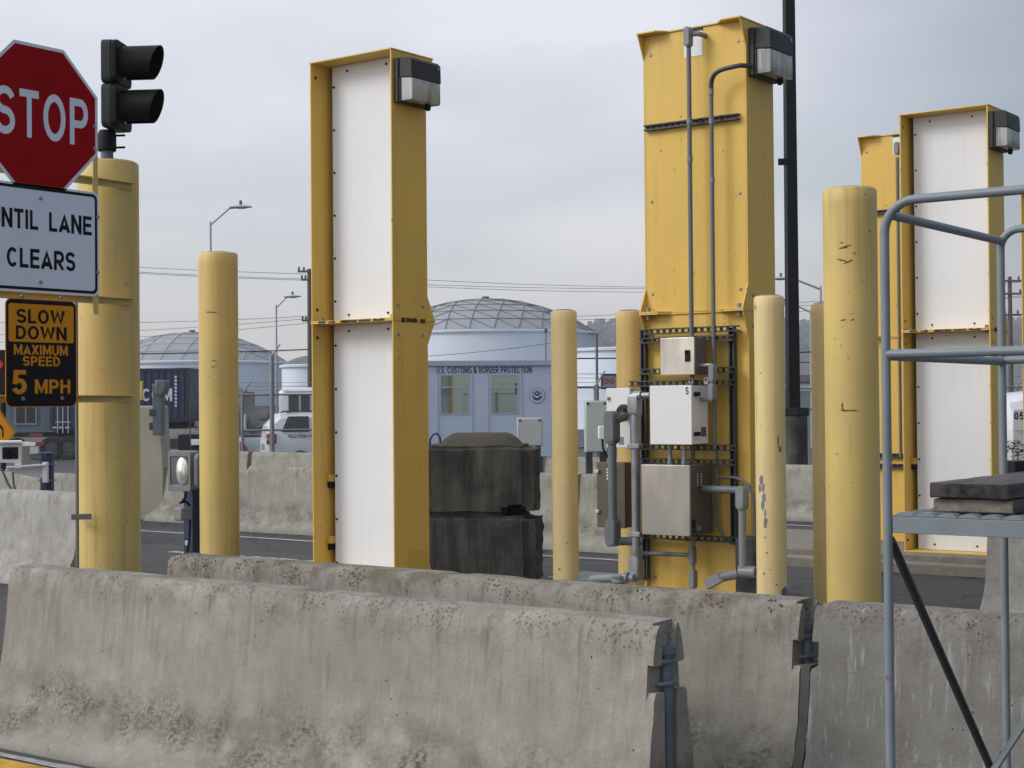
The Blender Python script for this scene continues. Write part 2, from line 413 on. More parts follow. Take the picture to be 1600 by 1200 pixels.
def tag(o, label, cat, group=None):
    o['label'] = label; o['category'] = cat
    if group: o['group'] = group
    return o
def base(o, p):
    """give a one-mesh thing its origin at its base"""
    p = V(p); o.data.transform(Matrix.Translation(-p)); o.location = p; WM[o] = Matrix.Translation(p); return o
def struct(o, kind='structure'): o['kind'] = kind; return o
def dup(root, loc, rz, label, group=None):
    r = root.copy(); COL.objects.link(r); r.location = loc; r.rotation_euler = (0, 0, rz); r['label'] = label
    WM[r] = Matrix.Translation(V(loc)) @ Matrix.Rotation(rz, 4, 'Z')
    if group: r['group'] = group
    for ch in list(root.children):
        c = ch.copy(); COL.objects.link(c); c.parent = r; WM[c] = WM[r]
        for g in list(ch.children):
            d = g.copy(); COL.objects.link(d); d.parent = c; WM[d] = WM[r]
    return r
def arc(c, a, b, r, a0, a1, n=8):
    c = V(c); a = V(a); b = V(b)
    return [c + (a * math.cos(a0 + (a1 - a0) * i / n) + b * math.sin(a0 + (a1 - a0) * i / n)) * r for i in range(n + 1)]
def rrect(w, h, r, n=5):
    p = []
    for cx, cy, a in ((w / 2 - r, h / 2 - r, 0), (-w / 2 + r, h / 2 - r, 90), (-w / 2 + r, -h / 2 + r, 180), (w / 2 - r, -h / 2 + r, 270)):
        for i in range(n + 1):
            an = math.radians(a + 90 * i / n); p.append((cx + r * math.cos(an), cy + r * math.sin(an)))
    return p
def circ(r, n=32, cx=0, cy=0): return [(cx + r * math.cos(2 * PI * i / n), cy + r * math.sin(2 * PI * i / n)) for i in range(n)]
def el_(cx, cy, rx, ry, a0, a1, n=14):
    return [(cx + rx * math.cos(math.radians(a0 + (a1 - a0) * i / n)), cy + ry * math.sin(math.radians(a0 + (a1 - a0) * i / n))) for i in range(n + 1)]
def glyph(ch, t):
    """centre-line strokes of a bold grotesque capital, box width w, height 1, stroke t"""
    wd = {'I': t + .02, 'L': .58, 'E': .63, 'F': .60, 'T': .66, 'M': .86, 'W': 1.02, 'A': .76, 'N': .72, 'O': .78, 'C': .74, 'G': .78, 'X': .72, '.': t, ' ': .26, '0': .58, '5': .58, '&': .78, 'S': .68, 'P': .66, 'R': .70, 'B': .68}
    w = wd.get(ch, .70); h = t / 2; L = h; R = w - h; B = h; T = 1 - h; m = .5; c = w / 2
    if ch == 'I': S = [[(c, 0), (c, 1)]]
    elif ch == 'L': S = [[(L, 1), (L, B), (w, B)]]
    elif ch == 'E': S = [[(w, T), (L, T), (L, B), (w, B)], [(t, .52), (w * .93, .52)]]
    elif ch == 'F': S = [[(w, T), (L, T), (L, 0)], [(t, .50), (w * .9, .50)]]
    elif ch == 'T': S = [[(0, T), (w, T)], [(c, 1 - t), (c, 0)]]
    elif ch == 'H': S = [[(L, 0), (L, 1)], [(R, 0), (R, 1)], [(t, .52), (w - t, .52)]]
    elif ch == 'N': S = [[(L, 0), (L, 1)], [(R, 0), (R, 1)], [(L, 1), (R, 0)]]
    elif ch == 'M': S = [[(L, 0), (L, 1)], [(R, 0), (R, 1)], [(L, 1), (c, .12), (R, 1)]]
    elif ch == 'W': S = [[(L * .8, 1), (w * .27, .08), (c, .94), (w * .73, .08), (w - L * .8, 1)]]
    elif ch == 'A': S = [[(h * .8, 0), (c, .93), (w - h * .8, 0)], [(w * .22, .27), (w * .78, .27)]]
    elif ch == 'X': S = [[(h * .9, 0), (w - h * .9, 1)], [(h * .9, 1), (w - h * .9, 0)]]
    elif ch in 'O0': S = [el_(c, m, c - h, m - h, 0, 360, 40)]
    elif ch == 'C': S = [el_(c, m, c - h, m - h, 42, 318, 30)]
    elif ch == 'G': S = [el_(c, m, c - h, m - h, 42, 335, 32) + [(R, .44), (c + .02, .44)]]
    elif ch == 'U': S = [[(L, 1), (L, .34)] + el_(c, .34, c - h, .34 - h, 180, 360, 16) + [(R, 1)]]
    elif ch == 'D': S = [[(L, B), (L, T), (w * .40, T)] + el_(w * .42, m, R - w * .42, m - h, 88, -88, 20) + [(w * .40, B), (0, B)]]
    elif ch in 'PR':
        y0 = .45; q = (T - y0) / 2
        S = [[(L, 0), (L, T), (w * .55, T)] + el_(w * .57, y0 + q, R - w * .57, q, 86, -86, 14) + [(w * .55, y0), (t, y0)]]
        if ch == 'R': S.append([(w * .48, y0 - h * .6), (w - h * .7, 0)])
    elif ch == 'B':
        q1 = (T - .53) / 2; q2 = (.53 - B) / 2
        S = [[(L, B), (L, T), (w * .52, T)] + el_(w * .54, .53 + q1, R * .96 - w * .54, q1, 86, -86, 12) + [(w * .52, .53), (t, .53)], [(w * .5, .53)] + el_(w * .56, B + q2, R - w * .56, q2, 86, -86, 12) + [(w * .5, B), (t, B)]]
    elif ch == 'S':
        q = (T - m) / 2; S = [el_(c, m + q, c - h, q, 18, 262, 18) + el_(c, m - q, c - h, q, 82, -162, 18)]
    elif ch == '5':
        S = [[(w * .94, T), (L + w * .12, T), (L + .03, .42)], el_(c - .005, .33, c - h + .005, .33 - h, 142, -160, 22)]
    elif ch == '.': S = [[(c, 0), (c, t)]]
    elif ch == '&':
        S = [[(w, B * .6), (w * .26, .66)] + el_(w * .42, .79, w * .19, .21 - h, 210, -60, 14) + [(w * .22, .42)] + el_(w * .36, .27, w * .36 - h, .27 - h, 140, 330, 14) + [(w * .93, .52)]]
    else: S = []
    return w, S
def text(name, body, o, ud, vd, w, h, mat, parent, fat=.0, t=.001, off=0.0, weight=.185, gap=.12):
    """bold grotesque lettering built stroke by stroke, fitted to w x h, centred on o in the plane (ud, vd)"""
    o = V(o); ud = V(ud); vd = V(vd); nd = ud.cross(vd).normalized()
    x = 0; strokes = []
    for ch in body:
        gw, S = glyph(ch, weight)
        for st in S: strokes.append(([(px + x, py) for px, py in st], 1.28 if ch in 'WAX' else (1.12 if ch in 'MN' else 1.0)))
        x += gw + gap
    W0 = x - gap; kx = w / W0; k = 0
    mb = MB()
    def put(p, lift): return o + ud * ((p[0] - W0 / 2) * kx) + vd * ((p[1] - .5) * h) + nd * (off + t + lift)
    for st, fk in strokes:
        k += 1; lift = .00006 * (k % 4); n = len(st); hwid = weight / 2 * fk
        loop = n > 8 and (V(st[0]) - V(st[-1])).length < 1e-3
        Lp, Rp = [], []
        for q in range(n):
            a = V(st[q - 1]) if q else (V(st[-2]) if loop else None); p = V(st[q]); b = V(st[q + 1]) if q < n - 1 else (V(st[1]) if loop else None)
            d1 = (p - a).normalized() if a is not None else (b - p).normalized(); d2 = (b - p).normalized() if b is not None else d1
            n1 = V((-d1.y, d1.x)); n2 = V((-d2.y, d2.x)); mt = (n1 + n2)
            mt = mt.normalized() if mt.length > 1e-6 else n1
            ln = min(2.2, 1 / max(.3, mt.dot(n1))) * hwid
            clampy = lambda z: V((z.x, min(1.0, max(0.0, z.y))))
            Lp.append(clampy(p + mt * ln)); Rp.append(clampy(p - mt * ln))
        vs = []
        for a, b in zip(Lp, Rp): vs += [put(a, lift), put(b, lift), put(a, lift) - nd * (t + lift), put(b, lift) - nd * (t + lift)]
        fs = []
        for q in range(n - 1):
            A, Bq = 4 * q, 4 * q + 4
            fs += [(A, A + 1, Bq + 1, Bq), (A, Bq, Bq + 2, A + 2), (A + 1, A + 3, Bq + 3, Bq + 1)]
        if not loop: fs += [(0, 2, 3, 1), (4 * n - 4, 4 * n - 3, 4 * n - 1, 4 * n - 2)]
        mb.add(vs, fs)
    return mb.build(name, mat, parent)

X_ = V((1, 0, 0)); Y_ = V((0, 1, 0))

# ================================================================== SETTING
def ground():
    mb = MB()
    # one sheet running along the view, dropping half a metre behind the far barrier rows, reaching the horizon
    ds = [-40, -10, 0, 5, 10, 15, 20, 24, 27.5, 30, 33, 36, 45, 60, 90, 150, 300, 700, 2000, 5000]
    ls = [-4000, -800, -200, -60, -30, -15, 0, 15, 30, 60, 200, 800, 4000]
    vs = []
    for d in ds:
        t = min(1, max(0, (d - 28.5) / 6)); z = -.6 * t * t * (3 - 2 * t)
        for l in ls: 
            p = F0 * d + R0 * l; vs.append((p.x, p.y, z))
    n = len(ls); fs = [(i * n + j, i * n + j + 1, (i + 1) * n + j + 1, (i + 1) * n + j) for i in range(len(ds) - 1) for j in range(n - 1)]
    struct(mb.add(vs, fs).build('ground', m_asph))
ground()
def strip(name, x0, x1, y0, y1, z, mat, ragged=.01):
    mb = MB(); n = 60; vs = []
    for i in range(n + 1):
        x = x0 + (x1 - x0) * i / n
        vs += [(x, y0 + random.uniform(-ragged, ragged), z), (x, y1 + random.uniform(-ragged, ragged), z)]
    mb.add(vs, [(2 * i, 2 * i + 2, 2 * i + 3, 2 * i + 1) for i in range(n)])
    return struct(mb.build(name, mat))
strip('lane_marking', -30, -8, 13.02, 13.12, .004, m_paintw)
strip('lane_marking', -13, -9, 11.3, 11.42, .004, m_paintw, .04)
strip('lane_marking', -30, 3, 17.9, 18.0, .004, m_paintw)
def onZ(px, py, z):
    r = ray(px, py); return EYE + r * ((z - EYE.z) / r.z)
ln_ = MB(); ln_.box(-40, 12, -6, 4.235, -.02, .05); struct(ln_.build('near_lane', m_asph, bevel=.01))
ye = onZ(30, 1192, .05).y; we = onZ(30, 1168, .05).y
strip('edge_marking', -9, 0, ye + .03, ye + .075, .054, m_paintw, .012)
strip('kerb_marking', -9, 0, ye - .3, ye, .054, m_painty, .008)
def slab(name, x0, x1, y0, y1, h):
    mb = MB(); mb.box(x0, x1, y0, y1, -.02, h)
    return struct(mb.build(name, m_slab, bevel=.02))
slab('traffic_island', -8.3, -4.25, 8.55, 10.4, .12)
slab('traffic_island', -8.2, -3.4, 13.62, 15.6, .165)
mbk = MB(); mbk.box(-8.4, -3.2, 13.47, 13.6, -.02, .10); struct(mbk.build('kerb', m_slab, bevel=.02))

# ------------------------------------------------------------------ concrete barriers
PROF = [(.305, 0), (.305, .05), (.285, .085), (.245, .13), (.20, .19), (.165, .26), (.143, .34), (.127, .43), (.114, .53), (.102, .64), (.093, .73), (.085, .775), (.060, .81)]
def hw(z, k=1.0):
    z /= k
    for (a, za), (b, zb) in zip(PROF, PROF[1:]):
        if za <= z <= zb and zb > za: return a + (b - a) * (z - za) / (zb - za)
    return .06
def barrier(x0, x1, y, mat, label, h=.81, ends=(True, True), group='concrete jersey barriers', seed=0, pin_at=None, rot=0., filler=False):
    k = h / .81; L = x1 - x0
    t = thing('concrete_barrier', label, 'barrier', (x0, y, 0), rot, group)
    mb = MB(); half = []
    zs = [p[1] for p in PROF]
    dens = []
    for (a, za), (b, zb) in zip(PROF, PROF[1:]):
        m = max(1, int((zb - za) / .03))
        for i in range(m): dens.append((a + (b - a) * i / m, (za + (zb - za) * i / m) * k))
    dens.append((PROF[-1][0], PROF[-1][1] * k))
    loop = [(-a, z) for a, z in dens] + [(a, z) for a, z in reversed(dens)]
    g0 = .030 if ends[0] else 0; g1 = .030 if ends[1] else 0
    nx = int(L / .035); vs = []
    for i in range(nx + 1):
        x = g0 + (L - g0 - g1) * i / nx
        for a, z in loop:
            p = V((x * 5 + seed * 9.1, a * 5, z * 5))
            j = mnoise.noise(p * .5) * .0015 + mnoise.noise(p * 6) * .0011
            e = mnoise.noise(V((x * 9 + seed, a * 40, 3.7)))
            zz = z; aa = a
            if z > .74 * k:
                chip = max(0, e - .25) * .022
                zz = z - chip * .7 + mnoise.noise(V((x * 2.1, seed, 1))) * .003; aa = a * (1 - chip * 3)
            vs.append((x, aa + (j if a > 0 else -j), zz))
    n = len(loop)
    fs = [(i * n + q, i * n + (q + 1) % n, (i + 1) * n + (q + 1) % n, (i + 1) * n + q) for i in range(nx) for q in range(n)]
    fs += [tuple(range(n)), tuple(reversed([nx * n + q for q in range(n)]))]
    mb.add(vs, fs)
    # grooved, notched ends
    def cheek(side, z0, z1, xa, xb, slope=0.):
        ys = []; m = 26; poly = []
        for i in range(m + 1):
            z = z0 + (z1 - z0) * i / m; ef = 1 - .10 * (i in (0, m)) * (z > .3); poly.append((side * hw(z, k) * ef, z + mnoise.noise(V((z * 20, seed, side))) * .008 * (i in (0, m)) * (z > .3)))
        poly.append((side * .042, z1 - slope)); poly.append((side * .042, z0))
        lo = len(poly); vv = []
        for x in (xa, xb):
            for q, (a, z) in enumerate(poly):
                r_ = mnoise.noise(V((x * 7 + seed, a * 9, z * 11))) * .006
                vv.append((x + (r_ if x == xb else 0), a * (1 if x == xa else .985), z))
        ff = [tuple(range(lo)), tuple(reversed(range(lo, 2 * lo)))] + [(i, (i + 1) % lo, lo + (i + 1) % lo, lo + i) for i in range(lo)]
        mb.add(vv, ff)
    for e_, (xa, xb) in ((0, (.0301, .0)), (1, (L - .0301, L))):
        if not ends[e_]: continue
        for side in (-1, 1):
            cheek(side, 0.0, .575 * k, xa, xb)
            cheek(side, .665 * k, .80 * k, xa, xb + (-.006 if e_ else .006), .03 if side < 0 else .05)
    mb.build('body', mat, t, local=True, ang=50)
    if filler:
        f = MB(); poly = [(-hw(.56 * i / 10, k) * .93, .02 + .56 * i / 10) for i in range(11)] + [(hw(.56 * (10 - i) / 10, k) * .93, .02 + .56 * (10 - i) / 10) for i in range(11)]
        f.prism(poly, (L + .0225, 0, 0), Y_, W_, -.018, .018); f.build('joint_filler', m_gasket2, t, local=True)
    if pin_at is not None:
        x = pin_at
        p = MB(); p.tube([(x, 0, .02), (x, 0, .70)], .022, 14); p.tube([(x, 0, .70), (x, 0, .722)], [.034, .034], 14)
        p.build('connecting_pin', m_pin, t, local=True)
        for z in (.675, .60):
            q = MB(); q.tube(arc((x - .03, 0, z), X_, Y_, .05, -PI / 1.3, PI / 1.3, 16), .009, 8)
            q.build('rebar_loop', m_pin, t, local=True)
    return t
barrier(-6.30, -2.755, 4.60, m_conc, 'long front concrete jersey barrier with an open grooved end and steel pin, nearest the camera', seed=1, ends=(False, True), pin_at=3.53)
barrier(-6.10, -2.61, 5.385, m_conc2, 'concrete jersey barrier just behind the front one, mossy crown, ending at the dark joint', seed=2, ends=(True, True), pin_at=3.47, filler=True)
barrier(-2.565, .95, 5.385, m_conc3, 'grey concrete barrier with white drip streaks behind the platform legs', seed=3, ends=(True, False))
barrier(-15.2, -11.15, 8.80, m_concl, 'pale concrete barrier behind the sign bollard under the camera housing', seed=4, ends=(False, False))
for i, (a, b) in enumerate(((-14.45, -11.95), (-11.9, -9.45), (-9.4, -8.4))):
    barrier(a, b, 13.96, m_concf, ('stained concrete barrier across the road between second bollard and first portal',
            'stained concrete barrier across the road hidden mostly behind dark stacked blocks',
            'short stained concrete barrier across the road behind the pale bollards')[i], .80, (False, False), 'barriers across the road', 5 + i)
barrier(-17.8, -14.9, 14.55, m_concf, 'stained concrete barrier across the road behind the work light', .72, (False, False), 'barriers across the road', 9)
for i, (a, b) in enumerate(((-23.0, -19.6), (-19.5, -15.6), (-15.5, -11.6), (-11.5, -7.0))):
    barrier(a, b, 18.9, m_concf, ('far concrete barrier just left of the second bollard',
            'far concrete barrier below the silver pickup and parked patrol vehicle', 'far concrete barrier in front of the customs booth',
            'far concrete barrier running behind the black pole pedestal')[i], .78 if i < 3 else .72, (False, False), 'farthest row of barriers', 20 + i)
barrier(-19.2, -14.3, 11.45, m_concf, 'grimy concrete barrier behind the camera bracket and navy post at left', .80, (False, False), 'barriers across the road', 12)
barrier(-3.92, .5, 11.0, m_concl, 'smooth pale concrete barrier end seen under the platform at right', seed=31, ends=(False, False))

# ------------------------------------------------------------------ stacked blocks
def block(c, sx, sy, h, rz, label, knob, seed, notch=None):
    t = thing('concrete_block', label, 'block', c, rz, 'stacked dark concrete blocks')
    mb = MB(); n = 28; bm = bmesh.new(); bmesh.ops.create_cube(bm, size=1)
    bmesh.ops.bevel(bm, geom=bm.edges[:], offset=.06, segments=3, affect='EDGES')
    bmesh.ops.subdivide_edges(bm, edges=bm.edges[:], cuts=26, use_grid_fill=True)
    for v in bm.verts:
        p = V((v.co.x * sx, v.co.y * sy, v.co.z * h + h / 2))
        j = V((mnoise.noise(p * 4 + V((seed, 0, 0))), mnoise.noise(p * 4 + V((0, seed, 5))), mnoise.noise(p * 4 + V((7, 0, seed))))) * .012
        edge = (abs(v.co.x) > .46)
        if edge: j += V((mnoise.noise(p * 14 + V((seed, 3, 1))) * .016, 0, 0))
        if notch is not None:
            d = math.hypot((p.x - notch) * 1.0, p.z * 1.2)
            if d < .105 and p.y < -sy * .25: p.y += .22
        v.co = p + j
    bm.verts.index_update()
    mb.add([v.co.copy() for v in bm.verts], [[v.index for v in f.verts] for f in bm.faces]); bm.free()
    mb.build('body', m_block, t, local=True, ang=60)
    if knob:
        for (kx0, kx1) in knob:
            k = MB(); vs = []
            for (e, z) in ((0, h - .01), (.05, h + .05), (.11, h + .095), (.15, h + .105)):
                for i in range(40):
                    a = 2 * PI * i / 40; cx = (kx0 + kx1) / 2; rx = (kx1 - kx0) / 2 - e; ry = .24 - e
                    q = (abs(math.cos(a)) ** 4 + abs(math.sin(a)) ** 4) ** -.25
                    vs.append((cx + rx * math.cos(a) * q, ry * math.sin(a) * q, z + mnoise.noise(V((a * 2, e * 20, seed))) * .006))
            k.add(vs, [(r * 40 + i, r * 40 + (i + 1) % 40, (r + 1) * 40 + (i + 1) % 40, (r + 1) * 40 + i) for r in range(3) for i in range(40)] + [tuple(range(120, 160))])
            k.build('interlock_knob', m_knob, t, local=True, ang=60)
        lf = MB(); xx = knob[0][0] - .03
        lf.tube([(xx - .05, -.05, h - .03), (xx - .045, -.05, h + .05), (xx - .02, -.05, h + .09), (xx + .015, -.05, h + .10), (xx + .04, -.05, h + .07), (xx + .05, -.05, h + .0)], .009, 8)
        lf.build('lifting_loop', m_navy, t, local=True)
    return t
BY = math.atan2(F0.x * 0 + R0.y, R0.x) - math.radians(17)
pc = at(672, 750, 13.75)
BR = V((math.cos(BY), math.sin(BY), 0))
BYW = BY
def bpos(px, d):
    p = at(px, 700, d); return V((p.x, p.y, 0))
# near face centres come from the photograph; block axis almost across the view
BYW = math.atan2(R0.y, R0.x) - math.radians(7)
bc = bpos(680, 13.75)
block((bc.x - .005, bc.y, 0), 1.83, .62, .60, BYW, 'dark concrete block at the bottom of the stack beside the first portal', None, 3)
block((bc.x, bc.y, .602), 1.80, .61, .60, BYW, 'dark concrete block on top of the stack with rounded knobs and lifting loop', [(.04, .78), (-.68, -.09)], 8, notch=.74)

# ================================================================== PORTALS
PW, PD, PH0, PH1, PM = .83, .40, .165, 4.2, 2.19
def portal(label):
    t = thing('detector_portal', label, 'portal', (0, 0, 0), 0, 'yellow drive-through detector portals')
    h = PW / 2; f = -PD / 2; b = PD / 2; rec = f + .192; th = .012; gp = .045
    for nm, z0, z1 in (('lower_housing', PH0 + .012, PM - .012), ('upper_housing', PM + .012, PH1 - .012)):
        mb = MB()
        mb.box(-h, -h + th, f, b, z0, z1); mb.box(h - th, h, f, b, z0, z1); mb.box(-h + th, h - th, b - th, b, z0, z1)
                # visible bolt heads at the corners
        bl = mb
        for z in (z0 + .13, z1 - .14, (z0 + z1) / 2 - .2):
            for s in (-1, 1): bl.lathe([(.0, .006), (.011, .006), (.013, 0)], (s * (h - .06), b, z), 10, Y_, 1)
        for z in (z0 + .09, z1 - .1):
            for s in (-1, 1):
                bl.lathe([(0, .007), (.013, .007), (.014, 0)], (s * h, f + .06, z), 10, X_ * s, 1); bl.lathe([(0, .007), (.013, .007), (.014, 0)], (s * h, b - .06, z), 10, X_ * s, 1)
                bl.lathe([(0, .007), (.012, .007), (.014, 0)], (-h + th, f + .05, z), 10, X_, 1)
        hs = mb.build(nm, [m_yel_b, m_galv], t, .002, True)
        # white detector face with its screws
        p = MB(); p.box(-h + th + gp, h - th - gp, rec, rec + .02, z0 + .002, z1 - .002)
        sc = p; nz = 6
        for i in range(nz):
            z = z0 + .16 + (z1 - z0 - .32) * i / (nz - 1)
            for s in (-1, 1): sc.lathe([(0, .010), (.007, .010), (.010, 0)], (s * (h - gp - .03), rec, z), 8, -Y_, 1)
        for x in (-.2, .2):
            for z in (z0 + .05, z1 - .05): sc.lathe([(0, .010), (.007, .010), (.010, 0)], (x, rec, z), 8, -Y_, 1)
        p.build('detector_panel', [m_white, m_black], t, .0, True)
        # latch blocks in the dark recess
    for z in (PH0 + .32, PH0 + .80):
        lb = MB(); lb.box(-h + th + .001, -h + th + .04, rec - .05, rec + .03, z, z + .055); lb.box(-h + th + .001, -h + th + .036, rec - .04, rec + .03, z - .05, z - .002, 1)
        lb.build('latch_block', [m_yel, m_black], t, .003, True)
    e = .085
    def outline(): return [(-h - .004, f - .004), (h + .004, f - .004), (h + .004, b + e), (h - .15, b + e), (h - .22, b + .012), (-h + .22, b + .012), (-h + .15, b + e), (-h - .004, b + e)]
    for nm, z in (('top_plate', PH1 - .012), ('middle_flange', PM + .0005), ('middle_flange', PM - .0115), ('base_plate', PH0)):
        mb = MB(); mb.prism(outline(), (0, 0, z), X_, Y_, 0, .011)
        mb.build(nm, m_yel_b, t, .0015, True)
    gz = [(PH1 - .0125, -1), (PM + .012, 1), (PM - .012, -1), (PH0 + .0115, 1)]
    for z, d in gz:
        for s in (-1, 1):
            g = MB(); x = s * (h - .004)
            g.prism([(b, 0), (b + e - .002, 0), (b, d * .17)] if d > 0 else [(b, 0), (b, d * .17), (b + e - .002, 0)], (x, 0, z), Y_, W_, -.004, .004)
            g.build('gusset', m_yel_b, t, .0, True)
    for s in (-1, 1):
        for z, d in ((PM + .012, 1), (PM - .012, -1)):
            g = MB(); g.lathe([(0, d * .03), (.018, d * .03), (.018, 0)], (s * (h - .05), b + .045, z), 6, W_); g.lathe([(0, d * .025), (.018, d * .025), (.018, 0)], (s * (h - .055), f + .06, z), 6, W_)
            g.build('flange_bolt', m_pvcl, t, local=True)
    gr = MB()
    for i in range(14):   # rusty sealant breaks along the flange joint
        x = random.uniform(-h + .05, h - .1); L = random.uniform(.02, .09)
        gr.box(x, x + L, f - .0055, f - .004, PM - .006 - random.uniform(0, .006), PM + .004 + random.uniform(0, .006))
    for i in range(10):
        y = random.uniform(f + .02, b - .08); L = random.uniform(.02, .08)
        gr.box(h + .004, h + .0055, y, y + L, PM - .012 - random.uniform(0, .01), PM + .006 + random.uniform(0, .01))
    gr.build('joint_sealant', m_grime, t, local=True)
    w = MB(); w.box(-.075, .075, b + .0005, b + .003, PH1 - .21, PH1 - .035); w.box(-.078, .078, b + .0035, b + .006, PH1 - .035, PH1 - .012, 1)
    w.build('cable_opening', [m_white, m_gasket], t, .001, True)
    k = MB(); k.prism([(-PD / 2 + .15, 0), (PD / 2 - .02, 0), (PD / 2 - .02, .26), (-PD / 2 + .15, .26)], (h, 0, PH0 + .04), Y_, W_, 0, .004)
    k.build('access_plate', m_yel, t, .001, True)
    return t
AX, AY = -7.596 - PW / 2, 8.766 + PD / 2
pA = portal('tall yellow portal with white front panels beside the dark stacked blocks')
pA.location = (AX, AY, 0); WM[pA] = Matrix.Translation((AX, AY, 0))
for ch in pA.children_recursive: WM[ch] = WM[pA]
BX, BYY = -5.108 - PW / 2, 9.616 + PD / 2
PG = 'yellow drive-through detector portals'
pB = dup(pA, (BX, BYY, 0), PI, 'tall yellow portal seen from its bolted back, carrying conduits and electrical cabinets', PG)
CX, CY = -4.899 - PW / 2, 13.757 + PD / 2
pC = dup(pA, (CX, CY, 0), 0, 'white-fronted yellow portal behind the grey platform railing at right', PG)
q = at(1345, 222, 15.75)
DX, DY = q.x + PW / 2 + .0, q.y + PD / 2
pD = dup(pA, (DX, DY, 0), PI, 'yellow portal back half hidden behind the right white-fronted portal', PG)
q = at(1594, 290, 19.5)
pE = dup(pA, (q.x + PW / 2, q.y + PD / 2, 0), 0, 'yellow portal edge just entering the frame at far right', PG)

# ------------------------------------------------------------------ wall-pack lamps on the portals' sides
def wall_pack():
    t = thing('wall_lamp', 'dark box lamp with ribbed glass on the first portal', 'lamp', (0, 0, 0), 0, 'box lamps on the portals')
    # local: x out of the wall, y across, z up; base at wall, bottom edge
    w, h, d = .34, .335, .17
    mb = MB(); mb.box(0, .045, -w / 2 - .012, w / 2 + .012, 0, h); mb.build('back_box', m_bronze, t, .008, True)
    k = MB(); k.prism([(.047, h * .56), (d, h * .52), (d - .004, h - .03), (d - .03, h - .004), (.047, h)], (0, 0, 0), X_, W_, -w / 2, w / 2)
    k.build('hood', m_bronze, t, .006, True)
    l = MB(); l.prism([(.052, .012), (d - .012, .010), (d - .003, .022), (d - .004, h * .52), (.052, h * .56)], (0, 0, 0), X_, W_, -w / 2 + .006, w / 2 - .006)
    l.build('glass_lens', m_lens, t, .006, True)
    f = MB(); f.box(.047, .06, -w / 2 - .003, w / 2 + .003, 0, h * .55); f.build('lens_frame', m_bronze, t, .003, True)
    p = MB(); p.lathe([(.022, 0), (.022, -.03), (.012, -.042), (0, -.044)], (.10, w * .28, .012), 12); p.build('photocell', m_black, t, local=True)
    s = MB(); s.lathe([(0, .006), (.012, .006), (.013, 0)], (d - .003, w * .40, h * .84), 10, X_); s.build('hood_screw', m_galv, t, local=True)
    return t
LG = 'box lamps on the portals'
lA = wall_pack(); lA.location = (AX + PW / 2 + .001, AY + .005, 3.79)
LBk = dup(lA, (BX + PW / 2 + .001, BYY + .01, 3.80), 0, 'dark box lamp with ribbed glass on the cabinet-carrying portal', LG)
LC = dup(lA, (CX + PW / 2 + .001, CY - .01, 3.80), 0, 'dark box lamp with ribbed glass on the white-fronted portal at right', LG)

# ================================================================== BOLLARDS
def bollard(px, d, dia, h, mat, label, group, chips=None, seed=0, lean=0.):
    p = gnd(px, d); r = dia / 2
    t = thing('bollard', label, 'bollard', p, 0, group)
    mb = MB(); n = 48; pr = [(r, 0), (r, h - .012), (r - .006, h - .004), (r - .014, h)]
    zs = [0] + [h * i / 30 for i in range(1, 30)] + [h - .012]
    prof = [(r, z) for z in zs] + pr[2:]
    mb.lathe(prof, (0, 0, 0), n)
    mats = [mat]
    if chips:
        for k, (cx, cz, cw, ch, mi, tilt) in enumerate(chips):
            # ragged flake on the side the camera sees; cx in -1..1 across the tube
            view = math.atan2(-p.y, -p.x); perp = view + PI / 2
            a0 = view + math.asin(max(-.98, min(.98, cx)))
            m = 16; ring = []
            for i in range(m):
                an = 2 * PI * i / m; rr = 1 + .38 * mnoise.noise(V((math.cos(an) * 1.6, math.sin(an) * 1.6, seed + k * 3.3)))
                u = math.cos(an) * cw * rr; w = math.sin(an) * ch * rr + tilt * u
                ring.append((u, w))
            pts_ = [(0, 0)] + [(u * f_, w * f_) for f_ in (.34, .67, 1.0) for u, w in ring]
            vs = [V(((r + .0012) * math.cos(a0 + u / r), (r + .0012) * math.sin(a0 + u / r), cz + w)) for u, w in pts_]
            mb.add(vs, [(0, q + 1, (q + 1) % m + 1) for q in range(m)] + [(1 + b_ * m + q, 1 + b_ * m + (q + 1) % m, 1 + (b_ + 1) * m + (q + 1) % m, 1 + (b_ + 1) * m + q) for b_ in (0, 1) for q in range(m)], mi)
        mats = [mat, m_chip, m_rust, m_bluechip]
    mb.build('tube', mats, t, local=True)
    c = MB(); c.lathe([(r - .0145, h - .006), (r - .016, h + .002), (r * .6, h + .010), (0, h + .014)], (0, 0, 0), n); c.build('cap', m_slab, t, local=True)
    return t
SG = 'thick yellow bollards'; PG2 = 'pale slim bollards round the cabinet portal'
bS = bollard(171, 8.52, .325, 2.885, m_bol, 'thick yellow bollard carrying the stop sign brackets and traffic signal', SG, None, 1)
bollard(342, 13.05, .325, 2.83, m_bol, 'thick yellow bollard standing alone between signs and first portal', SG,
        [(-.35, 2.33, .055, .004, 2, -.05), (-.2, 1.93, .03, .003, 2, -.2), (-.25, 1.88, .03, .003, 2, .4)], 2)
bollard(1331, 9.55, .325, 2.845, m_bol, 'thick yellow bollard with rusty scratches left of the grey railing', SG,
        [(-.25, 2.475, .03, .0045, 2, .12), (-.1, 2.485, .028, .003, 2, .2), (-.30, 2.40, .03, .0045, 2, -.25), (-.06, 2.39, .03, .005, 2, .35), (-.3, 2.505, .01, .004, 2, 0),
         (-.28, 2.04, .016, .004, 2, .2), (.05, 2.04, .014, .003, 2, .4), (-.3, 1.50, .014, .007, 2, -.6), (-.1, 1.497, .05, .005, 2, 0), (-.35, 1.53, .005, .02, 2, 0), (-.12, 1.30, .01, .09, 0, 0)], 3)
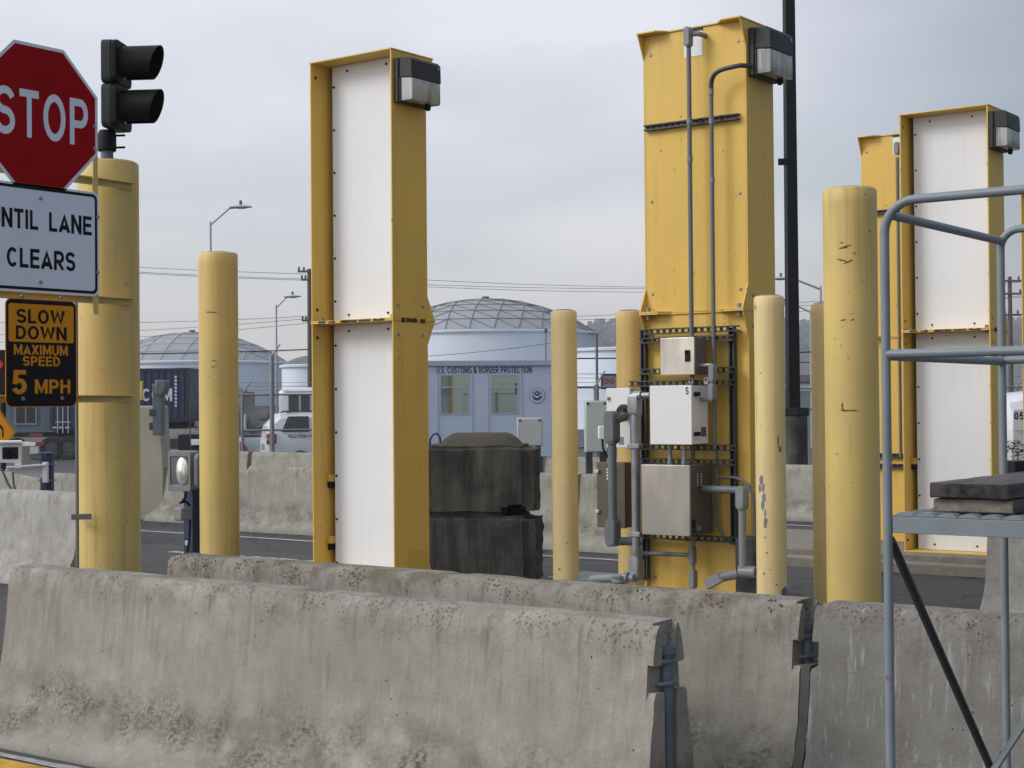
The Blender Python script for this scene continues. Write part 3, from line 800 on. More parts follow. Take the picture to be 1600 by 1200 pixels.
bollard(882, 11.95, .198, 2.26, m_bolp, 'pale yellow bollard right of the dark stacked blocks', PG2, [(-.5, .30, .010, .010, 1, 0), (-.3, .15, .006, .006, 1, 0), (.1, .5, .005, .006, 1, 0)], 4)
bollard(984, 11.9, .198, 2.25, M('ochre_bollard_paint', (.66, .475, .19), .5, var=.06, streak=.3, dirt=(.3, .2, .08)), 'ochre bollard behind the white side cabinet', PG2, [(.1, .36, .025, .04, 1, 0), (.2, .62, .016, .02, 1, .3)], 5)
bollard(1203, 10.42, .200, 2.255, m_bolp, 'pale yellow bollard with flaked grey paint patches right of the cabinets', PG2,
        [(-.62, 1.04, .018, .028, 1, .2), (-.72, .98, .012, .03, 1, 0), (-.45, .92, .014, .035, 1, 0), (-.5, .99, .01, .035, 1, 0), (-.55, .87, .013, .03, 1, .4), (-.4, .82, .008, .025, 1, 0), (-.35, .77, .014, .02, 1, 0),
         (-.4, .66, .006, .01, 1, 0), (.5, 1.30, .004, .05, 2, -.8), (.62, 1.24, .014, .02, 1, 0), (-.5, .42, .008, .01, 1, 0), (.85, .29, .035, .045, 3, 0), (.3, .35, .006, .008, 1, 0), (-.4, .75, .01, .035, 1, 0), (-.3, .56, .006, .008, 1, 0), (-.9, 2.18, .01, .02, 1, 0)], 6)
bollard(1291, 11.2, .205, 2.25, m_bolp, 'pale bollard half hidden behind the scratched thick bollard', PG2, None, 7)

# ------------------------------------------------------------------ bracket frame of the sign bollard
pb = bS.location; RX = pb.x + .165
def ypos(px, py, x=None): return onX(px, py, RX if x is None else x)
fr = MB()
for py in (287, 470, 623):
    z = ypos(170, py).z
    y1 = ypos(206, py).y
    fr.box(RX, RX + .006, y1 - 1.35, y1, z - .019, z + .019); fr.box(RX + .006, RX + .04, y1 - 1.35, y1, z + .013, z + .019)
fr.build('cross_bar', m_brk, bS, .001)
zt = ypos(149, 246).z; zb = ypos(149, 492).z; yv = onX(149, 370, RX + .045).y
u = MB(); u.box(RX + .041, RX + .049, yv - .016, yv + .016, zb, zt); u.build('upright_bar', m_brk, bS, .001)
cd = MB(); pc_ = gnd(120.5, 8.5); cd.tube([(pc_.x, pc_.y, .02), (pc_.x, pc_.y, 2.2)], .0115, 12)
tag(base(cd.build('conduit_pipe', m_pvc), (pc_.x, pc_.y, 0)), 'thin grey conduit strapped to the left side of the sign bollard', 'conduit')
cl = MB(); zc = at(125, 808, 8.5).z
cl.bar(at(112, 808, 8.36), at(142, 807, 8.22), .006, .03); cl.tube(arc((pc_.x, pc_.y, zc), R0, F0, .02, 0, 2 * PI, 12), .006, 6)
cl.build('pipe_clamp', m_strut, bS, .001)

# ------------------------------------------------------------------ signs (faces look along the lane, +X)
def sign_plane(px, py, x): return onX(px, py, x)
SX = RX + .052
def octagon(r): return [(r * math.cos(PI / 8 + PI / 4 * i) / math.cos(PI / 8), r * math.sin(PI / 8 + PI / 4 * i) / math.cos(PI / 8)) for i in range(8)]
def bolts(parent, pts, x):
    for y, z in pts:
        b = MB(); b.lathe([(.0, .007), (.009, .006), (.011, 0)], (x, y, z), 10, X_); b.build('bolt', m_galv, parent)
c = onX(59, 179, SX); re_ = onX(152, 190, SX)
SR = .364; c.y = re_.y - SR; c.z -= .010
t = thing('stop_sign', 'red octagonal stop sign at the left edge above the white sign', 'sign', (SX, c.y, c.z - SR))
m = MB(); m.prism(octagon(SR), (SX, c.y, c.z), Y_, W_, 0, .003); m.build('plate', m_swhite, t)
m = MB(); m.prism(octagon(SR - .017), (SX, c.y, c.z), Y_, W_, .0031, .0041); m.build('red_field', m_red, t)
text('lettering', 'STOP', (SX, c.y + .018, c.z + .006), Y_, W_, .565, .240, m_swhite, t, 0, .0008, .0042, .16, .16)
bolts(t, [(c.y + SR - .022, c.z - .005), (c.y + SR - .022, c.z - .12)], SX + .003)
# white sign
zt = onX(150, 301, SX).z; zb = onX(150, 463, SX).z; yr = onX(154, 380, SX).y; Wd = .755
wc = V((SX, yr - Wd / 2, (zt + zb) / 2)); Hd = zt - zb
t = thing('lane_sign', 'white sign with black lettering about the lane, below the stop sign', 'sign', (SX, wc.y, zb))
m = MB(); m.prism(rrect(Wd, Hd, .035), wc, Y_, W_, 0, .003); m.build('plate', m_swhite, t)
m = MB(); m.ring(rrect(Wd - .022, Hd - .022, .03), rrect(Wd - .052, Hd - .052, .02), wc, Y_, W_, .0031, .0036); m.build('border', m_sblack, t)
def yx(px, py): return onX(px, py, SX)
for wd__, xa_, xb_ in (('UNTIL', -17, 59), ('LANE', 76, 142.5)):
    a, b = yx(xa_, 340), yx(xb_, 348)
    text('lettering', wd__, (SX, (a.y + b.y) / 2, yx(63, 345).z), Y_, W_, b.y - a.y, .098, m_sblack, t, .034, .0006, .0031)
a, b = yx(10, 404), yx(117, 408)
text('lettering', 'CLEARS', (SX, (a.y + b.y) / 2, yx(63, 405).z), Y_, W_, b.y - a.y, .098, m_sblack, t, .034, .0006, .0031)
bolts(t, [(yx(152, 339).y, yx(152, 339).z), (yx(152, 426).y, yx(152, 426).z), (yx(63, 310).y, yx(63, 310).z), (yx(63, 441).y, yx(63, 441).z)], SX + .003)
# slow down sign
SX2 = SX
zt = onX(63, 468, SX).z; zb = onX(63, 636, SX).z; yl = onX(8, 550, SX).y; yr = onX(119, 550, SX).y
sc = V((SX, (yl + yr) / 2, (zt + zb) / 2)); Wd = yr - yl; Hd = zt - zb
t = thing('speed_sign', 'black and orange slow down sign hanging under the white sign', 'sign', (SX, sc.y, zb))
m = MB(); m.prism(rrect(Wd, Hd, .035), sc, Y_, W_, 0, .003); m.build('plate', m_orange, t)
m = MB(); m.prism(rrect(Wd - .008, Hd - .008, .032), sc, Y_, W_, .0031, .0036); m.build('black_field', m_sblack, t)
z1 = onX(63, 476, SX).z; z0 = onX(63, 535, SX).z
m = MB(); m.prism(rrect(Wd - .036, z1 - z0, .012), (SX, sc.y, (z1 + z0) / 2), Y_, W_, .0037, .0042); m.build('orange_field', m_orange, t)
for s_, x0, x1, y0, y1, mt, of in (('SLOW', 25, 100, 484, 506, m_sblack, .0043), ('DOWN', 24, 103, 510, 531, m_sblack, .0043), ('MAXIMUM', 21, 105, 539, 555, m_orange, .0037), ('SPEED', 35, 93, 557, 572, m_orange, .0037), ('5', 18, 41, 578, 616, m_orange, .0037), ('MPH', 54, 109, 593, 615, m_orange, .0037)):
    a, b = onX(x0, (y0 + y1) / 2, SX), onX(x1, (y0 + y1) / 2, SX); mid = (x0 + x1) / 2
    zt_, zb_ = onX(mid, y0, SX).z, onX(mid, y1, SX).z
    text('lettering', s_, (SX, (a.y + b.y) / 2, (zt_ + zb_) / 2), Y_, W_, b.y - a.y, zt_ - zb_, mt, t, .036, .0006, of)
bolts(t, [(onX(34, 463, SX).y, onX(34, 463, SX).z), (onX(95, 465, SX).y, onX(95, 465, SX).z), (onX(35, 623, SX).y, onX(35, 623, SX).z), (onX(96, 622, SX).y, onX(96, 622, SX).z)], SX + .004)

# ------------------------------------------------------------------ two-lamp traffic signal on the bollard
sp = at(167, 200, 8.5); top = 2.9
t = thing('traffic_signal', 'black two-lamp traffic signal on top of the sign bollard', 'signal', (sp.x, sp.y, 2.89), 0)
ang = math.atan2(X_.y, X_.x) + math.radians(31)
ax = V((math.cos(ang), math.sin(ang), 0)); ay = V((-math.sin(ang), math.cos(ang), 0))
zlo = at(167, 204, 8.5).z; zhi = at(167, 67, 8.5).z
m = MB(); m.tube([(sp.x, sp.y, 2.885), (sp.x, sp.y, 2.955)], .034, 16); m.build('mast', m_pvc, t)
m = MB(); m.lathe([(.045, 2.94 - 2.885), (.05, .06), (.05, zlo - 2.885 - .02), (.04, zlo - 2.885)], (sp.x, sp.y, 2.885), 16)
for z in (2.965, 3.03): m.tube([V((sp.x, sp.y, z)) - ax * .06 + ay * .03, V((sp.x, sp.y, z)) + ax * .09 + ay * .03], .006, 8)
m.build('clamp_collar', m_black, t)
hz = (zhi - zlo) / 2
bo = V((sp.x, sp.y, 0)) + ax * .0 + R0 * .022
for k in range(2):
    z0 = zlo + k * hz
    h = MB(); cen = bo + W_ * (z0 + hz / 2)
    h.prism(rrect(.245, hz - .004, .03), cen, ay, W_, -.012, .045); 
    hs = h.build('housing', m_bronze, t, .006)
    dr = MB(); dr.prism(rrect(.25, hz - .006, .035), cen, ay, W_, .0455, .075)
    for s_ in (-1, 1):
        q0 = cen + ay * (s_ * .11) + ax * .06
        for zz in (-.08, .08): dr.tube([q0 + W_ * (zz - .012), q0 + W_ * (zz + .012)], .012, 8)
    dr.build('door', m_black, t, .006)
    # open-bottomed cylinder visor, cut back along its lower side
    cc = bo + W_ * (z0 + hz / 2 + .005) + ax * .075
    v = MB(); n = 30; vs = []; r_ = .094
    for ro in (r_, r_ - .004):
        for q_ in (0, 1):
            for i in range(n + 1):
                an = -PI * .5 + math.radians(25) + (2 * PI - math.radians(50)) * i / n
                L = .0 if q_ == 0 else .180 + .03 * math.sin(an)
                vs.append(cc + ay * math.cos(an) * ro + W_ * math.sin(an) * ro * .98 + ax * L)
    N1 = n + 1
    fs = [(i, i + 1, N1 + i + 1, N1 + i) for i in range(n)] + [(2 * N1 + i + 1, 2 * N1 + i, 3 * N1 + i, 3 * N1 + i + 1) for i in range(n)] + [(N1 + i, N1 + i + 1, 3 * N1 + i + 1, 3 * N1 + i) for i in range(n)]
    v.add(vs, fs); v.build('visor', m_black, t, ang=60)
    l = MB(); l.lathe([(.088, .0), (.07, .012), (.04, .02), (0, .022)], cc + ax * .002, 24, ax); l.build('lens', m_gl_dark, t)

# ================================================================== CABINETS AND CONDUITS ON THE BACK OF PORTAL B
YB = 9.616
def yb(px, py, y): return onY(px, py, y)
def channel(mb, a, b, w=.041, d=.041, face=-1):
    """slotted strut between a and b lying on the back of the portal"""
    a = V(a); b = V(b); dr = (b - a).normalized(); L = (b - a).length
    vert = abs(dr.z) > .5; sd = X_ if vert else W_
    for s in (-1, 1):
        o = sd * (s * (w / 2 - .004)); mb.bar(a + o, b + o, .008 if not vert else .008, d if vert else .008, Y_ if vert else W_) if False else None
    # back web, two flanges, and slots read as gaps between the flanges
    def bx(p0, p1):
        mb.box(min(p0.x, p1.x), max(p0.x, p1.x), min(p0.y, p1.y), max(p0.y, p1.y), min(p0.z, p1.z), max(p0.z, p1.z))
    if vert:
        for s in (-1, 1): bx(a + V((s * w / 2, -d, 0)), b + V((s * (w / 2 - .009), 0, 0)))
        bx(a + V((-w / 2 + .009, -.012, 0)), b + V((w / 2 - .009, -.004, 0)))
    else:
        for s in (-1, 1): bx(a + V((0, -d, s * w / 2)), b + V((0, 0, s * (w / 2 - .009))))
        n = max(1, int(L / .05)); 
        for i in range(n):
            p = a + dr * (L * i / n); q_ = a + dr * (L * (i + .42) / n)
            bx(p + V((0, -.014, -w / 2 + .009)), q_ + V((0, -.006, w / 2 - .009)))
fr = thing('strut_rack', 'dark slotted steel strut rack on the back of the cabinet portal', 'rack', (BX, YB, .6), 0)
YV = 9.60; YH = 9.555
for x_, y0_, y1_ in ((1012, 516, 905), (1150, 512, 848)):
    a = yb(x_, y1_, YV); b = yb(x_, y0_, YV); mb = MB(); channel(mb, (a.x, YV, a.z), (a.x, YV, b.z)); mb.build('post', m_strut, fr)
for x0, x1, yy, w in ((1008, 1157, 519, .041), (1003, 1150, 533, .041), (1003, 1150, 581, .041), (987, 1150, 600, .041), (1000, 1152, 698, .041), (1003, 1150, 720, .041), (1003, 1152, 836, .041)):
    a = yb(x0, yy, YH); b = yb(x1, yy, YH); mb = MB(); channel(mb, (a.x, YH, a.z - (0)), (b.x, YH, a.z)); mb.build('rail', m_strut, fr)
a = yb(1010, 201, YB); b = yb(1157, 183, YB)
mb = MB(); channel(mb, (a.x, YB - .001, (a.z + b.z) / 2), (b.x, YB - .001, (a.z + b.z) / 2))
tag(base(mb.build('strut_rail', m_strut), (a.x, YB, a.z)), 'short slotted strut rail high on the back of the cabinet portal', 'rail')

def cabinet(name, label, px0, px1, py0, py1, yf, dep, mat, smat=None, group='electrical cabinets on the portal', bev=.004):
    a = yb(px0, (py0 + py1) / 2, yf); b = yb(px1, (py0 + py1) / 2, yf); zt = yb((px0 + px1) / 2, py0, yf).z; zb = yb((px0 + px1) / 2, py1, yf).z
    t = thing(name, label, 'cabinet', ((a.x + b.x) / 2, yf + dep / 2, zb), 0, group)
    mb = MB(); mb.box(a.x, b.x, yf + .024, yf + dep, zb, zt); mb.build('case', smat or mat, t, bev)
    mb = MB(); mb.box(a.x - .003, b.x + .003, yf, yf + .018, zb - .003, zt + .003); mb.build('door', mat, t, bev, seg=3)
    mb = MB(); mb.box(a.x + .004, b.x - .004, yf + .018, yf + .024, zb + .004, zt - .004); mb.build('seal', m_gasket, t)
    return t, a.x, b.x, zb, zt
g1, x0, x1, zb, zt = cabinet('junction_box', 'small stainless box with black latch, topmost on the portal', 1032, 1084, 528, 585, 9.33, .175, m_ss, m_ssd)
mb = MB(); mb.box(x1 - .065, x1 - .03, 9.318, 9.3295, zb + .085, zb + .165); mb.box(x1 - .062, x1 - .045, 9.31, 9.318, zb + .14, zb + .165); mb.build('latch', m_black, g1, .003)
g2, x0, x1, zb, zt = cabinet('control_cabinet', 'white cabinet marked S hanging in the middle of the strut frame', 1016, 1080, 603, 694, 9.27, .235, m_cab)
text('lettering', 'S', (x1 - .03, 9.27, zt - .035), X_, W_, .024, .05, m_sblack, g2, .02, .0008, .0003)
for xx in (x0 + .20, x1 - .005):
    e_ = MB(); e_.prism(rrect(.036, .05, .016), (xx - .0, 9.49, zt + .034), X_, W_, 0, .005); e_.build('mounting_ear', m_cab, g2)
    e_ = MB(); e_.lathe([(0, .008), (.008, .008), (.009, 0)], (xx, 9.4845, zt + .042), 8, -Y_); e_.build('bolt', m_strut, g2)
for zz in (zt - .058, zb + .07):
    e_ = MB(); e_.box(x1 + .001, x1 + .028, 9.30, 9.355, zz - .014, zz + .014); e_.build('latch', m_black, g2, .006)
e_ = MB(); e_.box(x1 + .0005, x1 + .0018, 9.40, 9.47, zb + .05, zb + .115)
e_.build('data_label', M('printed_label', (.12, .12, .12), .5, var=.9, scale=90), g2)
g3, x0, x1, zb, zt = cabinet('stainless_cabinet', 'large stainless cabinet lowest on the strut frame', 1003, 1077, 727, 836, 9.20, .32, m_ss, m_cabb)
hl = MB()
for i in range(5):
    for yy in (9.31, 9.36): hl.box(x1 + .0003, x1 + .0015, yy, yy + .010, zt - .07 - i * .018, zt - .06 - i * .018)
hl.build('vent_hole', m_cab, g3)
e_ = MB(); e_.box(x1 + .0005, x1 + .012, 9.235, 9.262, zb + .05, zb + .11); e_.box(x1 + .0005, x1 + .010, 9.24, 9.262, zb + .022, zb + .04); e_.build('latch', m_black, g3, .002)
e_ = MB(); e_.box(x1 + .0005, x1 + .0015, 9.30, 9.35, zb + .03, zb + .06); e_.build('data_label', m_pvcl, g3)
# side cabinets left of the portal
g4, x0, x1, zb, zt = cabinet('side_cabinet', 'white cabinet with brass latch left of the portal in front of the ochre bollard', 948, 984, 607, 699, 9.50, .17, m_cab)
e_ = MB(); e_.box(x0 + .012, x0 + .03, 9.485, 9.4995, zt - .083, zt - .06); e_.build('latch', M('brass', (.3, .19, .1), .4, metal=.6), g4, .002)
e_ = MB(); e_.lathe([(.05, .0), (.05, .02), (.035, .03), (.03, .06)], (x1 - .045, 9.4995, zb + .26), 20, -Y_); e_.build('conduit_hub', m_gasket, g4)
e_ = MB(); e_.box(x0 + .10, x0 + .145, 9.4985, 9.4998, zb + .02, zb + .075); e_.build('data_label', m_pvcl, g4)
g5, x0, x1, zb, zt = cabinet('brown_cabinet', 'brown metal cabinet with louvres below the white side cabinet', 933, 976, 723, 824, 9.50, .19, m_cabb)
for xx in (x0 + .085, x0 + .15):
    for i in range(4):
        e_ = MB(); e_.box(xx, xx + .024, 9.494, 9.4995, zt - .055 - i * .022, zt - .043 - i * .022); e_.build('louvre', m_cab, g5, .002)
for zz in (zt - .075, zb + .10):
    e_ = MB(); e_.box(x0 - .012, x0 + .025, 9.48, 9.4995, zz, zz + .024); e_.build('latch', m_alu, g5, .003)

def lb(mb, p, axis, L=.14, w=.04, d=.045, face=-Y_):
    """conduit body: rounded rectangular fitting with a raised cover"""
    p = V(p); axis = V(axis).normalized(); f = V(face).normalized(); sd = axis.cross(f).normalized()
    mb.prism(rrect(w, L, w * .45, 6), p, sd, axis, -d / 2, d / 2)
    nd = sd.cross(axis).normalized(); s = 1 if nd.dot(f) > 0 else -1
    a, b = (d / 2, d / 2 + .006) if s > 0 else (-d / 2 - .006, -d / 2)
    mb.prism(rrect(w * .86, L * .86, w * .38, 6), p, sd, axis, a, b)
def conduit(label, pts, r, mat=m_pvc, fit=None, n=14, fmat=None, couplings=()):
    t = thing('conduit_run', label, 'conduit', V(pts[0]), 0, 'conduits on the cabinet portal')
    mb = MB(); mb.tube(pts, r, n); mb.build('pipe', mat, t)
    for f in (fit or []):
        m_ = MB(); f(m_); m_.build('fitting', fmat or m_pvcl, t, .002)
    for c_, d_ in couplings:
        m_ = MB(); c_ = V(c_); d_ = V(d_); m_.tube([c_ - d_ * .02, c_ + d_ * .02], r * 1.28, n); m_.build('coupling', m_pvcl, t)
    return t
def P(px, py, y): return yb(px, py, y)
yc = 9.53
# long conduit from the top opening
a = P(1079, 68, yc - .03); b = P(1081, 530, yc); x = (a.x + b.x) / 2
conduit('long thin conduit running up the portal back to the white opening', [(x, yc - .03, P(1081, 720, yc).z), (x, yc - .03, a.z)], .016, m_pvc,
        [lambda m_: lb(m_, (x, yc - .035, P(1075, 60, yc).z), W_, .14, .05, .05), lambda m_: m_.tube([(x + .02, yc - .02, P(1079, 55, yc).z), (x + .065, yc + .0, P(1079, 55, yc).z), (x + .07, YB - .004, P(1079, 55, yc).z)], .018, 10)],
        couplings=[((x, yc - .03, P(1078, 250, yc).z), W_), ((x, yc - .03, P(1080, 190, yc).z), W_)])
b = P(1115, 300, yc); xx = b.x
zt = P(1112, 140, yc).z; ze = P(1172, 101, yc).z
lx = BX + PW / 2
def bez(p0, p1, p2, p3, n=18):
    p0, p1, p2, p3 = V(p0), V(p1), V(p2), V(p3)
    return [p0 * (1 - u) ** 3 + p1 * 3 * u * (1 - u) ** 2 + p2 * 3 * u * u * (1 - u) + p3 * u ** 3 for u in [i / n for i in range(n + 1)]]
fl = bez((xx, yc - .02, zt), (xx, yc - .03, zt + .13), (xx + .09, yc - .05, ze - .015), (lx + .01, yc - .02, ze)) + [V((lx + .035, yc + .03, ze + .003)), V((lx + .04, yc + .085, ze + .004))]
conduit('conduit climbing beside the long one and bending over to the box lamp', [(xx, yc - .02, P(1118, 700, yc).z), (xx, yc - .02, zt)] , .0145, m_pvc, None,
        couplings=[((xx, yc - .02, zt - .02), W_), ((xx, yc - .02, P(1114, 190, yc).z), W_), ((xx, yc - .02, P(1114, 282, yc).z), W_)])
mb = MB(); mb.tube(fl, .0165, 12); mb.build('flexible_tail', m_strut, [o for o in bpy.data.objects if o.name.startswith('conduit_run')][-1])
# fittings between small box and S cabinet
z1 = P(1100, 570, 9.4).z
y_ = 9.40
conduit('short conduit with two elbows from the stainless box down to the white S cabinet',
        [P(1090, 571, y_), P(1113, 570, y_), ], .013, m_galv,
        [lambda m_: lb(m_, P(1114, 583, y_), W_, .125, .045, .05), lambda m_: lb(m_, P(1113, 613, y_), W_, .12, .045, .05), lambda m_: m_.tube([P(1114, 592, y_), P(1113, 604, y_)], .017, 12), lambda m_: m_.tube([P(1093, 624, y_), P(1113, 624, y_)], .016, 12)])
conduit('pair of short pipes joining the S cabinet to the stainless cabinet', [P(1047, 694, 9.36), P(1047, 727, 9.36)], .015, m_galv, None, couplings=[(P(1047, 723, 9.36), W_)])
conduit('second short pipe joining the S cabinet to the stainless cabinet, on its right', [P(1069, 694, 9.36), P(1069, 727, 9.36)], .015, m_galv, None, couplings=[(P(1069, 723, 9.36), W_)])
# big galvanised riser
y_ = 9.30
top_ = P(992, 624, y_)
conduit('thick galvanised riser with elbow left of the white S cabinet', [(top_.x, y_, P(994, 905, y_).z), (top_.x, y_, top_.z)], .030, m_galv,
        [lambda m_: lb(m_, (top_.x, y_, P(991, 632, y_).z), W_, .17, .074, .075, -X_), lambda m_: m_.tube([(top_.x, y_, P(991, 618, y_).z), (P(1003, 618, y_).x, y_, P(991, 618, y_).z)], .034, 14),
         lambda m_: m_.tube([(top_.x, y_, P(991, 618, y_).z), (P(1016, 618, y_).x, y_, P(991, 618, y_).z)], .022, 14),
         lambda m_: lb(m_, (top_.x, y_, P(994, 888, y_).z), W_, .17, .085, .08), lambda m_: m_.tube([(top_.x, y_, P(994, 866, y_).z), (top_.x, y_, P(994, 856, y_).z)], .035, 14)],
        n=18, fmat=m_galv)
for yy in (697, 834):
    cl = MB(); z_ = P(990, yy, y_).z; cl.box(top_.x - .045, top_.x + .05, y_ - .036, y_ + .03, z_ - .018, z_ + .018)
    cl.build('pipe_strap', m_galv, fr, .004)
# grey riser at the far left
y_ = 9.33; q = P(957, 760, y_)
conduit('dark grey conduit with long cover fittings at the left of the portal', [(q.x, y_, P(957, 826, y_).z), (q.x, y_, P(957, 690, y_).z)], .031, m_pvc,
        [lambda m_: lb(m_, (q.x, y_, P(956, 668, y_).z), W_, .235, .088, .08), lambda m_: m_.tube([(q.x + .02, y_, P(957, 656, y_).z), (P(972, 650, 9.42).x, 9.42, P(957, 652, y_).z), (P(975, 648, 9.45).x, 9.46, P(957, 651, y_).z)], .034, 14),
         lambda m_: lb(m_, (q.x, y_, P(957, 832, y_).z), W_, .20, .085, .08), lambda m_: m_.tube([(q.x, y_ + .02, P(957, 846, y_).z), (P(990, 846, y_).x, y_ + .12, P(957, 846, y_).z)], .03, 14)], n=18, fmat=m_pvc)
# right-hand riser
y_ = 9.36
zz_ = P(1130, 765, y_).z; xr = P(1160, 830, y_).x
conduit('grey conduit leaving the right of the stainless cabinet and turning down', [(P(1100, 765, y_).x, y_, zz_), (xr, y_, zz_)], .026, m_pvc,
        [lambda m_: lb(m_, (xr, y_, P(1160, 778, y_).z), W_, .16, .066, .07), lambda m_: m_.tube([(xr, y_, P(1160, 795, y_).z), (xr, y_, P(1160, 886, y_).z)], .026, 14),
         lambda m_: m_.tube([(xr - .02, y_, P(1160, 893, y_).z), (xr + .10, y_, P(1160, 893, y_).z)], .040, 14),
         lambda m_: m_.tube([(xr, y_, P(1160, 884, y_).z), (xr, y_, P(1160, 896, y_).z)], .034, 14),
         lambda m_: m_.tube([P(1152, 897, y_), P(1126, 902, y_ - .05)], .032, 14),
         lambda m_: lb(m_, P(1116, 908, y_ - .06), P(1128, 902, y_ - .06) - P(1104, 914, y_ - .06), .14, .062, .06, W_)], n=18)
# small conduits at the bottom
y_ = 9.50
zz2 = P(1040, 865, y_).z
conduit('thin horizontal conduit below the stainless cabinet', [P(1003, 864, y_), (P(1083, 866, y_).x, y_, zz2)], .0155, m_pvc,
        [lambda m_: lb(m_, P(1082, 868, y_), W_, .13, .042, .045), lambda m_: lb(m_, P(1083, 905, y_), W_, .13, .048, .045), lambda m_: m_.tube([P(1083, 838, y_), P(1083, 915, y_)], .013, 10)])
y_ = 9.55
lp = [P(1120, 700, y_), P(1120, 800, y_), P(1122, 820, y_), P(1130, 838, y_), P(1142, 848, y_), P(1158, 853, y_)]
conduit('thin looping conduit beside the right strut post curving down', lp, .011, m_pvc)
lp = [P(1122, 746, y_), P(1148, 746, y_), P(1160, 750, y_), P(1170, 760, y_), P(1177, 775, y_), P(1180, 792, y_), P(1180, 835, y_)]
conduit('thin looping conduit arching right behind the flaked bollard', lp, .011, m_pvc)
# floor fittings left of riser
y_ = 9.25
conduit('grey floor conduit with flat cap at the foot of the galvanised riser', [P(925, 905, y_ + .1), P(952, 903, y_ + .05), P(992, 903, y_)], .028, m_pvcl,
        [lambda m_: m_.lathe([(.055, 0), (.055, .035), (.065, .035), (.065, .05), (0, .052)], P(968, 905, y_) - W_ * .02, 20), lambda m_: m_.tube([P(975, 902, y_), P(982, 902, y_)], .036, 14)], n=16)
# galvanised trench cover
q = at(925, 893, 12.0)
mb = MB(); mb.box(q.x - .25, q.x + .3, q.y - .2, q.y + .25, .121, .22)
mb.box(q.x - .27, q.x + .32, q.y - .22, q.y + .27, .2205, .232)
tag(base(mb.build('trench_cover', M('trench_green', (.16, .21, .20), .6, var=.1), bevel=.004), (q.x, q.y, .12)), 'grey-green metal trench box on the island behind the barrier', 'box')
mb = MB(); q = P(1170, 870, 9.55); mb.box(q.x - .05, q.x + .18, 9.45, 9.6, .125, P(1170, 838, 9.55).z)
tag(base(mb.build('junction_box', m_strut, bevel=.004), (q.x, 9.52, .125)), 'dark metal box low beside the flaked bollard', 'box')

# ------------------------------------------------------------------ struts and conduit on portal D
yD = DY - PD / 2
mb = MB()
for py in (334, 711, 727):
    a = onY(1352, py, yD - .001); b = onY(1412, py, yD - .001); channel(mb, (a.x, yD - .001, a.z), (b.x + .3, yD - .001, a.z))
tag(base(mb.build('strut_rail', m_strut), (DX, yD, 1)), 'dark slotted strut rails across the half-hidden portal back', 'rail')
a = onY(1402, 246, yD - .06)
t = thing('conduit_run', 'thin conduit up the half-hidden portal back behind the railing post', 'conduit', (a.x, yD - .06, 1.0))
mb = MB(); mb.tube([(a.x, yD - .06, 1.0), (a.x, yD - .06, a.z)], .016, 10); mb.build('pipe', m_pvc, t)
mb = MB(); lb(mb, (a.x, yD - .06, a.z + .09), W_, .125, .05, .05); mb.build('fitting', m_pvcl, t, .002)

# ================================================================== PLATFORM AT RIGHT
p1 = at(1385, 620, 4.2); PX, PY = p1.x, p1.y; LY = .90; RW = .0125
t = thing('access_platform', 'grey tubular work platform with guard rails at the right edge', 'platform', (PX, PY, 0))
zT = 2.085; zM = 1.676; zP = 1.245; EXT = .95
def rail(pts, nm='guard_rail', r=RW, mat=m_rail): 
    mb = MB(); mb.tube(pts, r, 16); return mb.build(nm, mat, t, ang=60)
rb = .085
front = [V((PX, PY, 0)), V((PX, PY, zT - rb))] + arc((PX + rb, PY, zT - rb), -X_, W_, rb, 0, PI / 2, 8)[1:] + [V((PX + EXT, PY, zT))]
rail(front, 'front_rail')
P2 = PY + LY; rb2 = .06
rear = [V((PX, P2, 0)), V((PX, P2, zT - rb2))] + arc((PX + rb2, P2, zT - rb2), -X_, W_, rb2, 0, PI / 2, 8)[1:] + [V((PX + EXT, P2, zT))]
rail(rear, 'rear_rail')
rail([V((PX + .012, PY + .008, zT - .035)), V((PX + .003, P2, zT - .035))], 'side_top_rail')
rail([V((PX, PY, zM)), V((PX + EXT, PY, zM))], 'front_mid_rail')
rail([V((PX, PY, zM - .004)), V((PX, P2, zM - .004))], 'side_mid_rail')
rail([V((PX, P2, zM)), V((PX + EXT, P2, zM))], 'rear_mid_rail')
mb = MB(); mb.box(PX + .014, PX + EXT, PY - .003, PY + .001, zP - .046, zP - .002); mb.box(PX + .014, PX + EXT, PY + .001, PY + .03, zP - .046, zP - .043)
mb.box(PX - .002, PX + .03, PY + .012, PY + .016, zP - .046, zP - .006)
mb.build('front_beam', m_plat, t, .0015)
mb = MB(); mb.box(PX - .004, PX + .004, PY + .014, P2, zP - .046, zP - .002); mb.build('side_beam', m_plat, t, .0015)
mb = MB(); mb.box(PX + .014, PX + EXT, P2 + .004, P2 + .008, zP - .046, zP - .002); mb.build('rear_beam', m_plat, t, .0015)
